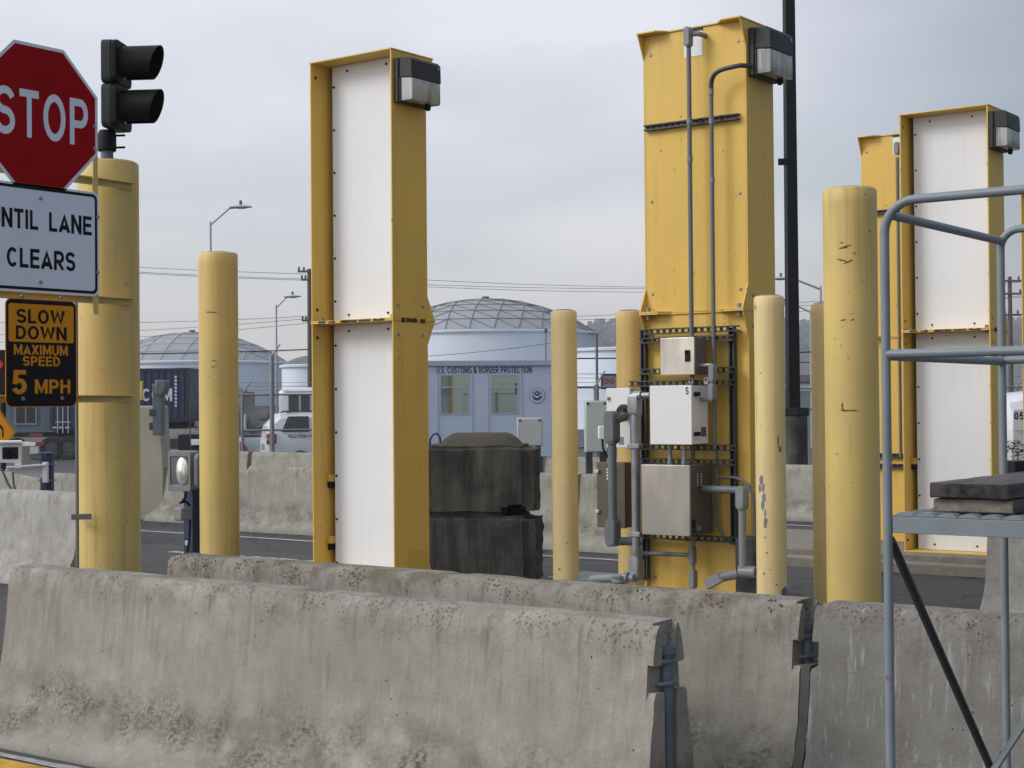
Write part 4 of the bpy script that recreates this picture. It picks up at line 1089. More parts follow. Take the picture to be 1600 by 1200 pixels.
# serrated grip-strut deck: ranks of raised scallops
dk = MB()
for j in range(7):
    y0 = PY + .004 + j * .122
    for i in range(15):
        xc = PX + .045 + i * .058; prof = [(xc - .029, 0), (xc - .021, .007), (xc - .010, .0105), (xc + .010, .0105), (xc + .021, .007), (xc + .029, 0)]
        vs = []
        for yy in (y0, y0 + .045): vs += [(x_, yy, zP - .001 + z_) for x_, z_ in prof]
        dk.add(vs, [(k, k + 1, 7 + k, 6 + k) for k in range(5)] + [(0, 1, 2, 3, 4, 5), (11, 10, 9, 8, 7, 6), (0, 5, 11, 6)])
    dk.box(PX + .014, PX + EXT, y0 + .0455, y0 + .06, zP - .006, zP - .002)
    dk.box(PX + .014, PX + EXT, y0 + .0605, y0 + .113, zP - .012, zP - .009) if j % 2 else None
dk.build('grip_deck', m_plat, t, ang=30)
mb = MB(); mb.bar((PX + .004, PY + .012, zP - .07), (PX + .004, P2 - .03, .30), .006, .034, Y_); mb.bar((PX + .012, PY + .012, zP - .07), (PX + .012, P2 - .03, .30), .010, .006, Y_)
mb.build('side_brace', m_rail_shade, t)
mb = MB(); mb.bar((PX + .03, P2 + .012, zP - .05), (PX + .50, P2 + .012, zP - .75), .005, .03, Y_); mb.build('rear_brace', m_plat, t)
mb = MB(); a = at(1545, 1215, 4.75); b = at(1606, 1122, 4.55); mb.bar(a, b, .006, .034, F0); mb.build('front_brace', m_plat, t)
def plank(px0, px1, y_off, z0, z1, yl, label, mats):
    yf = PY + y_off; a = onY(px0, 760, yf); b = onY(px1, 760, yf)
    t_ = thing('plank', label, 'plank', ((a.x + b.x) / 2, yf, z0), 0, 'weathered planks on the platform')
    bm = bmesh.new(); bmesh.ops.create_cube(bm, size=1)
    bmesh.ops.bevel(bm, geom=bm.edges[:], offset=.06, segments=2, affect='EDGES') if False else None
    bmesh.ops.subdivide_edges(bm, edges=bm.edges[:], cuts=8, use_grid_fill=True)
    bm.verts.index_update(); vs = []
    for v in bm.verts:
        p = V(((v.co.x + .5) * (b.x - a.x) + a.x, (v.co.y + .5) * yl + yf, (v.co.z + .5) * (z1 - z0) + z0))
        j = mnoise.noise_vector(p * 22) * .0022; vs.append(p + j)
    mb = MB(); fs = [[v.index for v in f.verts] for f in bm.faces]
    mb.add(vs, fs); mb.mi = [1 if f.normal.y < -.5 else 0 for f in bm.faces]; bm.free()
    mb.build('board', mats, t_, .004, ang=45)
zt_ = zP + .0105
plank(1457, 1583, .055, zt_, zt_ + .035, .75, 'lower weathered plank with pale end grain on the platform deck', [m_plank, m_plank2])
plank(1452, 1577, .035, zt_ + .038, zt_ + .078, .80, 'upper weathered plank with blackened end lying on the other plank', [m_plank, m_char])

# ================================================================== LEFT: work light, camera, gate
p = gnd(301, 13.55)
t = thing('post', 'navy post carrying the work light beside the second bollard', 'post', p, 0, 'navy equipment posts')
mb = MB(); mb.box(p.x - .06, p.x + .06, p.y - .06, p.y + .06, 0, at(300, 705, 13.55).z); mb.build('shaft', m_navy, t, .008)
mb = MB(); z_ = at(300, 848, 13.5).z; mb.box(p.x - .035, p.x + .02, p.y - .066, p.y - .0605, z_ - .02, z_ + .02); mb.build('label_plate', m_alu, t)
cb = MB(); cb.tube([at(293, 800, 13.4), at(297, 815, 13.4), at(296, 840, 13.4), at(293, 862, 13.4)], .010, 8); cb.build('cable', m_black, t)
# work light
dv = ray(284, 735); ld = 13.3
c = at(281, 736, ld)
t = thing('work_light', 'grey rectangular flood light clamped to the navy post', 'light', (c.x, c.y, at(281, 766, ld).z))
fx = (X_ * .25 + (-Y_) * .97).normalized()   # direction the glass faces
fx = (-F0 * .93 - R0 * .36).normalized(); fu = W_.cross(fx).normalized()
hwid, hh = .105, .165
hb = MB(); hb.prism(rrect(hwid * 2, hh * 2, .02), c, fu, W_, -.12, .0); hb.build('housing', m_pvcl, t, .008)
gl = MB(); gl.prism(rrect(hwid * 2 - .03, hh * 2 - .09, .01), c + W_ * .015, fu, W_, .0005, .003); gl.build('glass', m_flens, t)
rf = MB(); rf.lathe([(.062, 0), (.058, .012), (.038, .026), (0, .034)], c + W_ * .0 + fu * .03 + fx * .003, 24, fx)
rf.v = [c + (q_ - c) + (W_ * ((q_ - c).z * .95)) for q_ in rf.v]
rf.build('reflector', m_refl, t, ang=20)
rm = MB(); rm.ring(rrect(hwid * 2 + .012, hh * 2 + .012, .02), rrect(hwid * 2 - .03, hh * 2 - .085, .01), c + W_ * .008 * 0, fu, W_, .0, .012); rm.build('bezel', m_pvcl, t, .003)
kn = MB(); kc = c + fu * .17 - fx * .03; kn.prism(rrect(.10, .30, .05), kc, fx, W_, -.02, .02); kn.build('yoke', m_pvc, t, .006)
kb = MB(); kb.lathe([(.035, -.03), (.035, .03)], kc - W_ * .06, 14, fu); kb.build('knob', m_pvc, t)
ca = MB(); ca.tube([at(291, 767, 13.3), at(290, 776, 13.3), at(285, 783, 13.3), at(281, 786, 13.3), at(290, 783, 13.32), at(297, 790, 13.35)], .011, 8); ca.build('cable', m_black, t)
c = at(286, 803, 13.35)
mb = MB(); mb.box(c.x - .05, c.x + .045, c.y - .06, c.y + .05, c.z - .055, c.z + .055)
tag(base(mb.build('sensor_box', m_pvcl, bevel=.012), c), 'small grey sensor box below the work light', 'box')

# camera post and housing
p = gnd(73, 15.3)
t = thing('post', 'navy post behind the pale barrier holding the camera bracket', 'post', p, 0, 'navy equipment posts')
mb = MB(); mb.lathe([(.066, 0), (.066, at(73, 707, 15.3).z), (0, at(73, 706, 15.3).z)], p, 8); mb.build('shaft', m_navy, t)
a = at(66, 731, 15.2)
mb = MB()
q0 = at(8, 733, 15.0); q1 = at(70, 729, 15.15); q2 = at(70, 748, 15.15)
mb.add([q0, at(8, 737, 15.0), q2, q1, q0 + F0 * .05, at(8, 737, 15.0) + F0 * .05, q2 + F0 * .05, q1 + F0 * .05], [(0, 1, 2, 3), (7, 6, 5, 4), (0, 4, 5, 1), (1, 5, 6, 2), (2, 6, 7, 3), (3, 7, 4, 0)])
mb.bar(at(10, 730, 15.0), at(72, 726, 15.1), .11, .016, W_)
mb.bar(at(71, 722, 15.1), at(71, 754, 15.1), .05, .05, F0)
mb.build('bracket_arm', m_wpaint, t, .003)
for yy in (725, 750):
    u = MB(); u.tube(arc(V((p.x, p.y, at(73, yy, 15.3).z)), R0, F0, .082, 0, 2 * PI, 18), .006, 6); u.build('band_clamp', m_galv, t)
c = at(16, 708, 15.0)
t = thing('camera_housing', 'white boxy surveillance camera housing on a bracket at left', 'camera', (c.x, c.y, at(16, 727, 15).z))
fx = (-F0 * .95 + R0 * .3).normalized(); fu = W_.cross(fx).normalized()
hb = MB(); hb.prism(rrect(.20, .185, .02), c, fu, W_, -.40, .0); hb.build('case', m_wpaint, t, .006)
hd = MB(); hd.prism([(-.115, .094), (.115, .094), (.105, .114), (-.105, .114)], c, fu, W_, -.42, .045); hd.build('sun_shield', m_wpaint, t, .003)
gw = MB(); gw.prism(rrect(.145, .115, .01), c, fu, W_, .0005, .006); gw.build('window', m_gl_dark, t)
ln = MB(); ln.lathe([(.034, 0), (.034, .02), (.026, .02), (.022, .008), (0, .008)], c + fx * .006, 20, fx); ln.build('lens', m_black, t)
cb = MB(); cb.tube([at(2, 732, 15), at(12, 755, 15), at(20, 768, 15), at(24, 790, 15.1)], .012, 8); cb.tube([at(20, 738, 15), at(21, 755, 15), at(24, 768, 15)], .012, 8); cb.build('cable', m_pvc, t)
# cream post and gate arm
p = gnd(35, 23.5)
t = thing('gate_arm', 'cream gate post with a red and white barrier arm and tag', 'gate', p)
mb = MB(); mb.box(p.x - .09, p.x + .09, p.y - .09, p.y + .09, 0, at(35, 690, 23.5).z); mb.build('post', m_cream, t, .02)
a = at(36, 694, 23.3); b = at(56, 694, 23.3); c = at(70, 693, 23.3)
mb = MB(); mb.bar(a, b, .04, .055); mb.build('arm', m_wpaint, t, .004)
mb = MB(); mb.bar(b, c, .042, .057); mb.build('red_band', M('red_paint', (.22, .02, .02), .5), t, .004)
mb = MB(); mb.bar(at(53, 698, 23.25), at(53, 709, 23.25), .12, .006, F0); mb.build('tag_plate', m_alu, t)
# yellow diamond warning sign
cx = at(-7, 676, 20)
fn = -F0; fu_ = R0
t = thing('warning_sign', 'orange-yellow diamond warning sign cut by the left edge', 'sign', (cx.x, cx.y, 0))
mb = MB(); w_, h_ = .255, .375; mb.prism([(w_, 0), (0, h_), (-w_, 0), (0, -h_)], cx, fu_, W_, 0, .004); mb.build('plate', m_orange, t)
mb = MB(); mb.ring([(w_ - .012, 0), (0, h_ - .02), (-w_ + .012, 0), (0, -h_ + .02)], [(w_ - .02, 0), (0, h_ - .035), (-w_ + .02, 0), (0, -h_ + .035)], cx, fu_, W_, .0042, .0047); mb.build('border', m_sblack, t)
mb = MB(); mb.prism([(-.06, -.14), (-.02, -.14), (-.02, .02), (.03, .06), (.065, .06), (.085, .03), (.085, -.06), (.105, -.06), (.105, .05), (.07, .10), (.0, .12), (-.06, .06)], cx, fu_, W_, .0042, .0047); mb.build('symbol', m_sblack, t)
mb = MB(); mb.tube([V((cx.x, cx.y, 0)) + F0 * .03, V((cx.x, cx.y, cx.z + .3)) + F0 * .03], .03, 10); mb.build('post', m_galv, t)
# small red signal head at the left edge
c = at(1, 570, 27)
t = thing('traffic_signal', 'small distant red traffic signal head behind the speed sign', 'signal', (c.x, c.y, c.z - .45))
mb = MB(); mb.prism(rrect(.26, .75, .04), c - W_ * .12, R0, W_, -.1, .1); mb.build('housing', m_black, t, .02)
mb = MB(); mb.prism(circ(.075), c + W_ * .0, R0, W_, .1, .115) ; mr_, mt_, mb_ = newmat('red_signal_light'); mb_.inputs['Base Color'].default_value = (.6, .01, .02, 1); mb_.inputs['Emission Color'].default_value = (1, .02, .04, 1); mb_.inputs['Emission Strength'].default_value = .03
mb.build('lamp', mr_, t)
mb = MB(); mb.tube([V((c.x, c.y, 0)) + F0 * .12, V((c.x, c.y, c.z)) + F0 * .12], .05, 10); mb.build('pole', m_blk2, t)

# cream tapered pillar with grey reader unit
p = at(236, 660, 21.5)
t = thing('concrete_pillar', 'cream tapered pillar with a grey hooded device left of the work light', 'pillar', (p.x, p.y, 0))
wl = at(208, 610, 21.5); 
prf = []
mb = MB()
zt = at(236, 634, 21.5).z
L0 = at(205, 634, 21.5); R1 = at(250, 634, 21.5); R2 = at(256, 735, 21.5)
pts = [(-.35, 0), ((R2 - V((p.x, p.y, R2.z))).dot(R0), 0), ((R2 - V((p.x, p.y, R2.z))).dot(R0), at(256, 735, 21.5).z), ((R1 - V((p.x, p.y, R1.z))).dot(R0), zt), (-.35, zt)]
mb.prism(pts, (p.x, p.y, 0), R0, W_, -.5, .0); mb.build('body', m_cream, t, .02)
mb = MB(); c = at(247, 650, 21.3)
mb.prism([(-.055, -.26), (.075, -.26), (.08, .35), (-.055, .44)], c, R0, W_, -.1, .1); mb.build('device_case', M('device_grey', (.10, .13, .16), .5), t, .01)
mb = MB(); c = at(252, 606, 21.2); mb.prism([(-.06, -.08), (.02, -.12), (.09, -.02), (.09, .10), (-.06, .11)], c, R0, W_, -.12, .12); mb.build('hood', m_pvc, t, .02)
for yy in (645, 666):
    mb = MB(); c = at(240, yy, 21.25); mb.prism(rrect(.1, .1, .01), c, R0, W_, -.05, .05); mb.build('bracket', m_strut, t, .004)
mb = MB(); c = at(216, 610, 22.5); mb.prism(rrect(.12, .27, .01), c, R0, W_, -.05, .05)
tag(base(mb.build('marker_panel', M('bright_yellow', (.7, .5, .05), .5)), c), 'small bright yellow panel beside the sign bollard', 'panel')

# ================================================================== BACKGROUND YARD
YZ = -.6
AZ = -.46
ap = MB(); q_ = [at(px_, 640, d_) for px_, d_ in ((320, 41), (700, 41), (700, 63), (320, 63))]
ap.add([V((v_.x, v_.y, AZ)) for v_ in q_] + [V((v_.x, v_.y, -.7)) for v_ in q_], [(0, 1, 2, 3), (7, 6, 5, 4), (0, 4, 5, 1), (1, 5, 6, 2), (2, 6, 7, 3), (3, 7, 4, 0)]); struct(ap.build('parking_apron', m_asph))
def local_frame(px, d, head):
    """base point on the yard and unit vectors: forward (head, degrees from screen-right towards away), left"""
    p = gnd(px, d, AZ); a = math.radians(head); f = R0 * math.cos(a) + F0 * math.sin(a)
    return p, math.atan2(f.y, f.x)
def wheel(t, x, y, r, w, side, rim=None):
    m = MB(); m.lathe([(r * .62, -w / 2), (r * .94, -w / 2), (r, -w * .36), (r, w * .36), (r * .94, w / 2), (r * .62, w / 2)], (x, y, r), 24, Y_); o = m.build('wheel', m_tyre, t, local=True)
    m = MB(); m.lathe([(0, side * w * .32), (r * .2, side * w * .38), (r * .55, side * w * .28), (r * .62, side * w * .42), (r * .64, side * w * .3)], (x, y, r), 20, Y_); m.build('rim', rim or m_alu, o, local=True)
def body_loft(secs, n_side=None):
    """secs: list of (x, half width at sill, half width at belt, half width at roof, z sill, z belt, z roof)"""
    mb = MB(); vs = []
    for x, a, b, c_, z0, z1, z2 in secs:
        ring = [(-a, z0), (-b * 1.0, z0 + (z1 - z0) * .5), (-b, z1), (-c_ - (b - c_) * .25, z1 + (z2 - z1) * .8), (-c_ * .85, z2), (c_ * .85, z2), (c_ + (b - c_) * .25, z1 + (z2 - z1) * .8), (b, z1), (b, z0 + (z1 - z0) * .5), (a, z0)]
        vs += [(x, y, z) for y, z in ring]
    n = 10
    fs = [(i * n + q, i * n + (q + 1) % n, (i + 1) * n + (q + 1) % n, (i + 1) * n + q) for i in range(len(secs) - 1) for q in range(n)]
    fs += [tuple(range(n)), tuple(reversed([(len(secs) - 1) * n + q for q in range(n)]))]
    return mb.add(vs, fs)
# SUV
p, rz = local_frame(411, 46.0, 16)
t = thing('patrol_suv', 'white patrol vehicle with dark rear window behind the chain-link fence', 'car', p, rz)
mb = body_loft([(0, .80, .86, .55, .50, 1.02, 1.06), (.06, .84, .91, .62, .42, 1.05, 1.45), (.42, .86, .93, .70, .40, 1.06, 1.80), (1.2, .87, .93, .72, .38, 1.06, 1.84), (2.6, .87, .93, .72, .38, 1.05, 1.82), (3.1, .87, .92, .70, .38, 1.04, 1.60), (3.6, .86, .91, .80, .40, 1.02, 1.10), (4.6, .82, .86, .74, .45, .88, .93), (4.75, .70, .78, .6, .5, .78, .82)])
mb.build('body', m_vwhite, t, .0, True, 30)
def sidewin(t, x0, x1, x2, x3, z0, z1, y0, y1, mat=m_gl_dark, nm='window'):
    m = MB(); m.add([(x0, y0, z0), (x1, y0, z0), (x2, y1, z1), (x3, y1, z1), (x0, y0 + .03, z0), (x1, y0 + .03, z0), (x2, y1 + .03, z1), (x3, y1 + .03, z1)], [(0, 1, 2, 3), (7, 6, 5, 4), (0, 4, 5, 1), (1, 5, 6, 2), (2, 6, 7, 3), (3, 7, 4, 0)]); return m.build(nm, mat, t, local=True)
sidewin(t, .42, 1.22, 1.22, .62, 1.28, 1.72, -.915, -.79); sidewin(t, 1.34, 2.1, 2.1, 1.34, 1.28, 1.72, -.915, -.79); sidewin(t, 2.2, 3.25, 2.8, 2.2, 1.28, 1.72, -.915, -.79)
m = MB(); m.add([(.01, -.66, 1.1), (.01, .66, 1.1), (.30, .56, 1.68), (.30, -.56, 1.68), (.06, -.66, 1.1), (.06, .66, 1.1), (.36, .56, 1.68), (.36, -.56, 1.68)], [(0, 1, 2, 3), (7, 6, 5, 4), (0, 4, 5, 1), (1, 5, 6, 2), (2, 6, 7, 3), (3, 7, 4, 0)]); m.build('rear_window', M('rear_glass', (.20, .24, .26), .1), t, local=True)
for s in (-1, 1):
    m = MB(); m.box(-.02, .26, s * .80, s * .955, .93, 1.22); l_ = m.build('tail_lamp', m_tail, t, .02, True)
    m = MB(); m.box(-.024, .22, s * .80, s * .958, 1.04, 1.10); m.build('reverse_lens', m_alu, l_, .005, True)
m = MB(); m.box(-.012, .0, -.3, .3, .74, .92); m.build('number_plate', m_pvcl, t, .004, True)
m = MB(); m.box(-.10, .05, -.85, .85, .46, .62); m.build('rear_bumper', m_vwhite, t, .03, True)
for y in (-.62, .62):
    m = MB(); m.tube([(.6, y, 1.83), (.7, y, 1.865), (2.2, y, 1.865), (2.3, y, 1.83)], .02, 8); m.build('roof_rail', m_black, t, local=True)
for x, s in ((.95, -1), (3.75, -1), (.95, 1), (3.75, 1)):
    m = MB(); m.lathe([(.44, -.01), (.44, .01), (0, .01)], (x, s * .915, .40), 24, Y_); m.build('wheel_arch', m_black, t, local=True)
    wheel(t, x, s * .84, .37, .24, s)
Mw = WM[t]
ud = (Mw.to_3x3() @ X_); 
text('lettering', 'FIELD OPERATIONS', Mw @ V((1.03, -.947, 1.15)), ud, W_, .86, .095, m_navy, t, .03, .004, .0)
# silver pickup
p, rz = local_frame(372, 47.5, 12)
t = thing('pickup_truck', 'silver pickup tailgate and lamp just right of the second bollard', 'truck', p, rz)
mb = body_loft([(0, .78, .86, .80, .55, .95, 1.05), (.05, .84, .92, .86, .45, 1.0, 1.12), (2.0, .86, .94, .88, .42, 1.0, 1.12), (2.05, .86, .94, .72, .42, 1.05, 1.70), (3.4, .86, .93, .70, .42, 1.05, 1.75), (4.0, .86, .92, .82, .42, 1.02, 1.12), (5.1, .80, .85, .75, .5, .9, .95)])
mb.build('body', m_vsil, t, .0, True, 30)
for s in (-1, 1):
    m = MB(); m.prism([(.02, .60), (.30, .56), (.22, .80), (.06, 1.02), (.0, .95)], (0, s * .90, 0), X_, W_, -.05, .05); m.build('tail_lamp', m_tail, t, .02, True)
m = MB(); m.box(-.03, .0, -.72, .72, .6, 1.05); m.build('tailgate', m_vwhite, t, .01, True)
m = MB(); m.box(.03, 2.0, -.88, .88, 1.125, 1.16); m.build('bed_cover', m_black, t, .01, True)
for x, s in ((1.0, -1), (4.2, -1), (1.0, 1), (4.2, 1)): wheel(t, x, s * .84, .37, .25, s)
# bus
p, rz = local_frame(436, 58.5, 8)
t = thing('shuttle_bus', 'white boxy bus with square windows behind the patrol vehicle', 'bus', p, rz)
hr = at(450, 606, 58.5).z - AZ
mb = body_loft([(0, 1.0, 1.06, .85, .45, 1.6, hr - .15), (.12, 1.04, 1.1, .95, .42, 1.6, hr - .04), (.5, 1.05, 1.12, 1.0, .4, 1.6, hr), (5.5, 1.05, 1.12, 1.0, .4, 1.6, hr), (5.8, 1.0, 1.05, .9, .45, 1.6, hr - .2)])
mb.build('body', m_vwhite, t, .0, True, 30)
for x0, x1 in ((.35, .72), (.80, 1.12), (1.32, 2.2), (2.4, 3.2), (3.4, 4.2)):
    sidewin(t, x0, x1, x1, x0, hr - .95, hr - .25, -1.145, -1.10)
for x0, x1 in ((.05, .30),): pass
m = MB(); m.box(.2, 5.5, -1.14, -1.12, hr - .19, hr - .14); m.build('rub_rail', m_pvcl, t, .0, True)
for x, s in ((1.2, -1), (4.6, -1), (1.2, 1), (4.6, 1)): wheel(t, x, s * 1.0, .42, .28, s)

# customs booth
p0 = at(596, 700, 40); pr_ = at(862, 700, 40.6)
ux = V((pr_.x - p0.x, pr_.y - p0.y, 0)); Lb = ux.length; ux.normalize(); uy = W_.cross(ux).normalized()
zr = at(760, 563, 40.3).z
t = thing('customs_booth', 'pale blue customs booth with two windows and a round seal', 'building', (p0.x, p0.y, YZ), math.atan2(ux.y, ux.x))
HB = zr - YZ
def bpx(px, py):
    """photo pixel -> local x,z on the booth's front wall"""
    r = ray(px, py); n = uy; o = V((p0.x, p0.y, 0)); k = (o - EYE).dot(n) / r.dot(n); q = EYE + r * k
    return (q - V((p0.x, p0.y, YZ))).dot(ux), q.z - YZ
wins = [(687, 585, 734, 648), (766, 585, 811, 647)]
wr = []
for a_, b_, c_, d_ in wins:
    x0, z1 = bpx(a_, b_); x1, z0 = bpx(c_, d_); wr.append((x0, x1, z0, z1))
mb = MB(); xs = 0; th_ = .10
for x0, x1, z0, z1 in wr:
    mb.box(xs, x0, 0, th_, .15, HB - .14); mb.box(x0, x1, 0, th_, .15, z0); mb.box(x0, x1, 0, th_, z1, HB - .14); xs = x1
mb.box(xs, Lb, 0, th_, .15, HB - .14)
mb.box(0, .1, .1, 2.4, .15, HB - .14); mb.box(Lb - .1, Lb, .1, 2.4, .15, HB - .14); mb.box(0, Lb, 2.4, 2.5, .15, HB - .14); mb.box(.1, Lb - .1, .1, 2.4, .15, .25)
mb.build('wall', m_booth, t, .0, True)
mb = MB(); mb.box(-.06, Lb + .05, -.06, 2.56, HB - .14, HB); mb.build('roof_fascia', m_trim, t, .01, True)
pn = MB()
for px in (684, 738, 763, 815):
    x, _ = bpx(px, 600); pn.box(x - .012, x + .012, -.012, -.001, .15, HB - .30)
pn.build('panel_seam', m_trim, t, .0, True)
m_win_see, wt_, wb_ = newmat('booth_glass')
wb_.inputs['Base Color'].default_value = (.36, .45, .42, 1); wb_.inputs['Roughness'].default_value = .03; wb_.inputs['Specular IOR Level'].default_value = 1.0; wb_.inputs['Coat Weight'].default_value = 1; wb_.inputs['Metallic'].default_value = .8
for i, (x0, x1, z0, z1) in enumerate(wr):
    w_ = MB(); f_ = .035
    w_.box(x0, x0 + f_, -.01, .05, z0, z1); w_.box(x1 - f_, x1, -.01, .05, z0, z1); w_.box(x0 + f_, x1 - f_, -.01, .05, z0, z0 + f_); w_.box(x0 + f_, x1 - f_, -.01, .05, z1 - f_, z1)
    zm = z0 + (z1 - z0) * .68; w_.box(x0 + f_, x1 - f_, -.005, .05, zm - .015, zm + .015)
    wo = w_.build('window', m_trim, t, .002, True)
    g_ = MB(); g_.box(x0 + f_, x1 - f_, .018, .024, z0 + f_, zm - .015); g_.box(x0 + f_, x1 - f_, .018, .024, zm + .015, z1 - f_); g_.build('pane', m_win_see, wo, local=True)
Mb_ = WM[t]
def bw(px, py): x, z = bpx(px, py); return Mb_ @ V((x, 0, z))
a, b = bw(682, 578), bw(831, 578)
text('lettering', 'U.S. CUSTOMS & BORDER PROTECTION', (a + b) / 2 - uy * .001, ux, W_, (b - a).length, .175, m_navy, t, .045, .003, .002)
c = bw(839, 617.5); rs = (bw(851.5, 617) - bw(826.5, 617)).length / 2
sl_ = MB(); sl_.prism(circ(rs), c, ux, W_, .004, .010); so_ = sl_.build('seal_disc', M('seal_white', (.46, .51, .60), .5), t)
sl_ = MB(); sl_.ring(circ(rs * 1.0), circ(rs * .955), c, ux, W_, .0102, .0115); sl_.ring(circ(rs * .70), circ(rs * .67), c, ux, W_, .0102, .0108); sl_.build('seal_ring', m_navy, so_)
eg = MB(); 
def pl(pts): eg.prism([(a_ * rs, b_ * rs) for a_, b_ in pts], c, ux, W_, .011, .0125)
pl([(-.28, .05), (-.25, .42), (-.10, .52), (.10, .52), (.25, .42), (.28, .05), (.12, -.10), (-.12, -.10)])
for s in (-1, 1):
    o_ = lambda q_: [(s * a_, b_) for a_, b_ in (q_ if s > 0 else q_[::-1])]
    pl(o_([(.30, .20), (.58, .50), (.50, .22), (.34, .05)])); pl(o_([(.0, -.62), (.30, -.55), (.52, -.32), (.60, .02), (.36, -.16), (.16, -.30), (.0, -.32)]))
eg.build('seal_eagle', m_navy, so_)
eg = MB(); eg.prism(circ(rs * .13, 16), c - W_ * rs * .22, ux, W_, .0128, .0135); eg.prism(circ(rs * .10, 16), c + W_ * rs * .22, ux, W_, .0128, .0135); eg.build('seal_shield', m_swhite, so_)
# grey equipment cabinets in front of booth
def eqcab(px0, px1, py0, py1, d, dep, label, mat, pipes=False):
    a = at(px0, py1, d); b = at(px1, py1, d); zt = at((px0 + px1) / 2, py0, d).z
    w = (b - a).length; cc = (a + b) / 2; z0 = min(a.z, b.z)
    t = thing('equipment_cabinet', label, 'cabinet', (cc.x, cc.y, 0), math.atan2(R0.y, R0.x), 'grey roadside equipment cabinets')
    mb = MB(); mb.box(-w / 2, w / 2, .02, dep, z0, zt); mb.build('case', mat, t, .01, True)
    mb = MB(); mb.box(-w / 2 + .01, w / 2 - .01, -.005, .019, z0 + .012, zt - .012); mb.build('door', mat, t, .006, True)
    for s in (-1, 1):
        mb = MB(); mb.box(s * w * .32 - .04, s * w * .32 + .04, .03, dep - .02, 0, z0); mb.build('leg', m_strut, t, .0, True)
        mb = MB(); mb.box(s * w * .38 - .015, s * w * .38 + .015, -.014, -.0055, zt - .05, zt - .02); mb.build('hinge', m_strut, t, .0, True)
    return t
eqcab(808, 848, 653, 697, 23.0, .30, 'pale grey equipment cabinet in front of the customs booth', M('pale_grey_metal', (.42, .44, .43), .5, var=.04))
eqcab(915, 950, 626, 707, 20.0, .35, 'pale green-grey equipment cabinet left of the ochre bollard', m_cabg)
c = at(941, 676, 19.6)
t = thing('floodlight', 'small white box lamp with cable on the green-grey cabinet', 'lamp', (c.x, c.y, c.z - .08), math.atan2(R0.y, R0.x))
mb = MB(); mb.box(-.05, .07, -.1, .1, 0, .16); mb.build('case', m_wpaint, t, .01, True)
mb = MB(); mb.tube([(0.0, 0, 0), (.01, 0, -.12), (.06, 0, -.22), (.10, 0, -.26)], .014, 8); mb.build('cable', m_black, t, local=True)

# containers / trucks at left
def container(px0, px1, py0, py1, d, label, word=None):
    a = at(px0, py1, d); b = at(px1, py1, d); zt = at(px1, py0, d).z; w = (b - a).length; z0 = a.z
    t = thing('container_truck', label, 'truck', (a.x, a.y, YZ), math.atan2(R0.y, R0.x), 'container trucks in the yard')
    mb = MB(); n = int(w / .28); pts = []
    for i in range(n):
        x = w * i / n; s = w / n; pts += [(x, 0), (x + s * .35, 0), (x + s * .5, .045), (x + s * .85, .045)]
    pts += [(w, 0), (w, 2.4), (0, 2.4)]
    mb.prism(pts, (0, 0, z0 - YZ), X_, Y_, .12, zt - z0 - .12)
    bd = mb.build('container', m_cont, t, .0, True)
    mb = MB()
    for z in (z0 - YZ, zt - YZ - .12): mb.box(-.02, w + .02, -.03, 2.44, z, z + .12)
    for x in (-.04, w - .08): mb.box(x, x + .14, -.04, .1, z0 - YZ, zt - YZ)
    mb.build('frame', M('container_frame', (.022, .022, .03), .6), bd, .0, True)
    mb = MB(); mb.box(.1, w - .1, .5, .7, z0 - YZ - .32, z0 - YZ - .01); mb.box(.1, w - .1, 1.7, 1.9, z0 - YZ - .32, z0 - YZ - .01); mb.build('chassis', m_blk2, t, .0, True)
    return t, z0, zt, w
t, z0, zt, w = container(150, 294, 575, 660, 70, 'dark navy shipping container on a truck with large white letters')
for x in (.5, 1.75):
    for y in (.2, 2.2): wheel(t, x, y, .5, .3, -1, m_strut)
mb = MB(); mb.box(3.2, 4.1, .1, .5, .3, .75); mb.build('landing_gear', m_strut, t, .02, True)
q0, q1 = at(222, 617, 70), at(269, 617, 70)
text('lettering', 'CGM', (q0 + q1) / 2 - F0 * .03, R0, W_, (q1 - q0).length, .57, m_swhite, t, .05, .004, .0)
q0 = at(273, 610, 70); sm = MB()
for i in range(9): sm.box(0, .10, -.045, -.03, (q0.z - YZ) + .55 - i * .16, (q0.z - YZ) + .55 - i * .16 + .10)
for v_ in sm.v: v_.x += (q0 - at(150, 660, 70)).dot(R0)
sm.build('marking', m_swhite, t, .0, True)
t, z0, zt, w = container(79, 140, 565, 672, 66, 'dark container with door bars on a chassis left of the sign bollard')
for k, x in enumerate((.12, .34, .56)):
    mb = MB(); mb.tube([(x + .2, -.06, 1.1), (x + .2, -.06, 3.4)], .022, 8); mb.box(x + .1, x + .3, -.075, -.06, 1.55, 1.59); mb.build('door_bar', m_alu, t, local=True)
for px, py in ((78, 694), (104, 694)):
    q = at(px, py, 65.5); loc = WM[t].inverted() @ q
    for y in (-.25, .15): wheel(t, loc.x, y, .49, .26, -1, m_strut)
for px in (85, 95, 105):
    q = WM[t].inverted() @ at(px, 668, 65.9); mb = MB(); mb.box(q.x - .09, q.x + .09, -.08, -.05, q.z - .03, q.z + .03); mb.build('marker_lamp', m_alu, t, local=True)
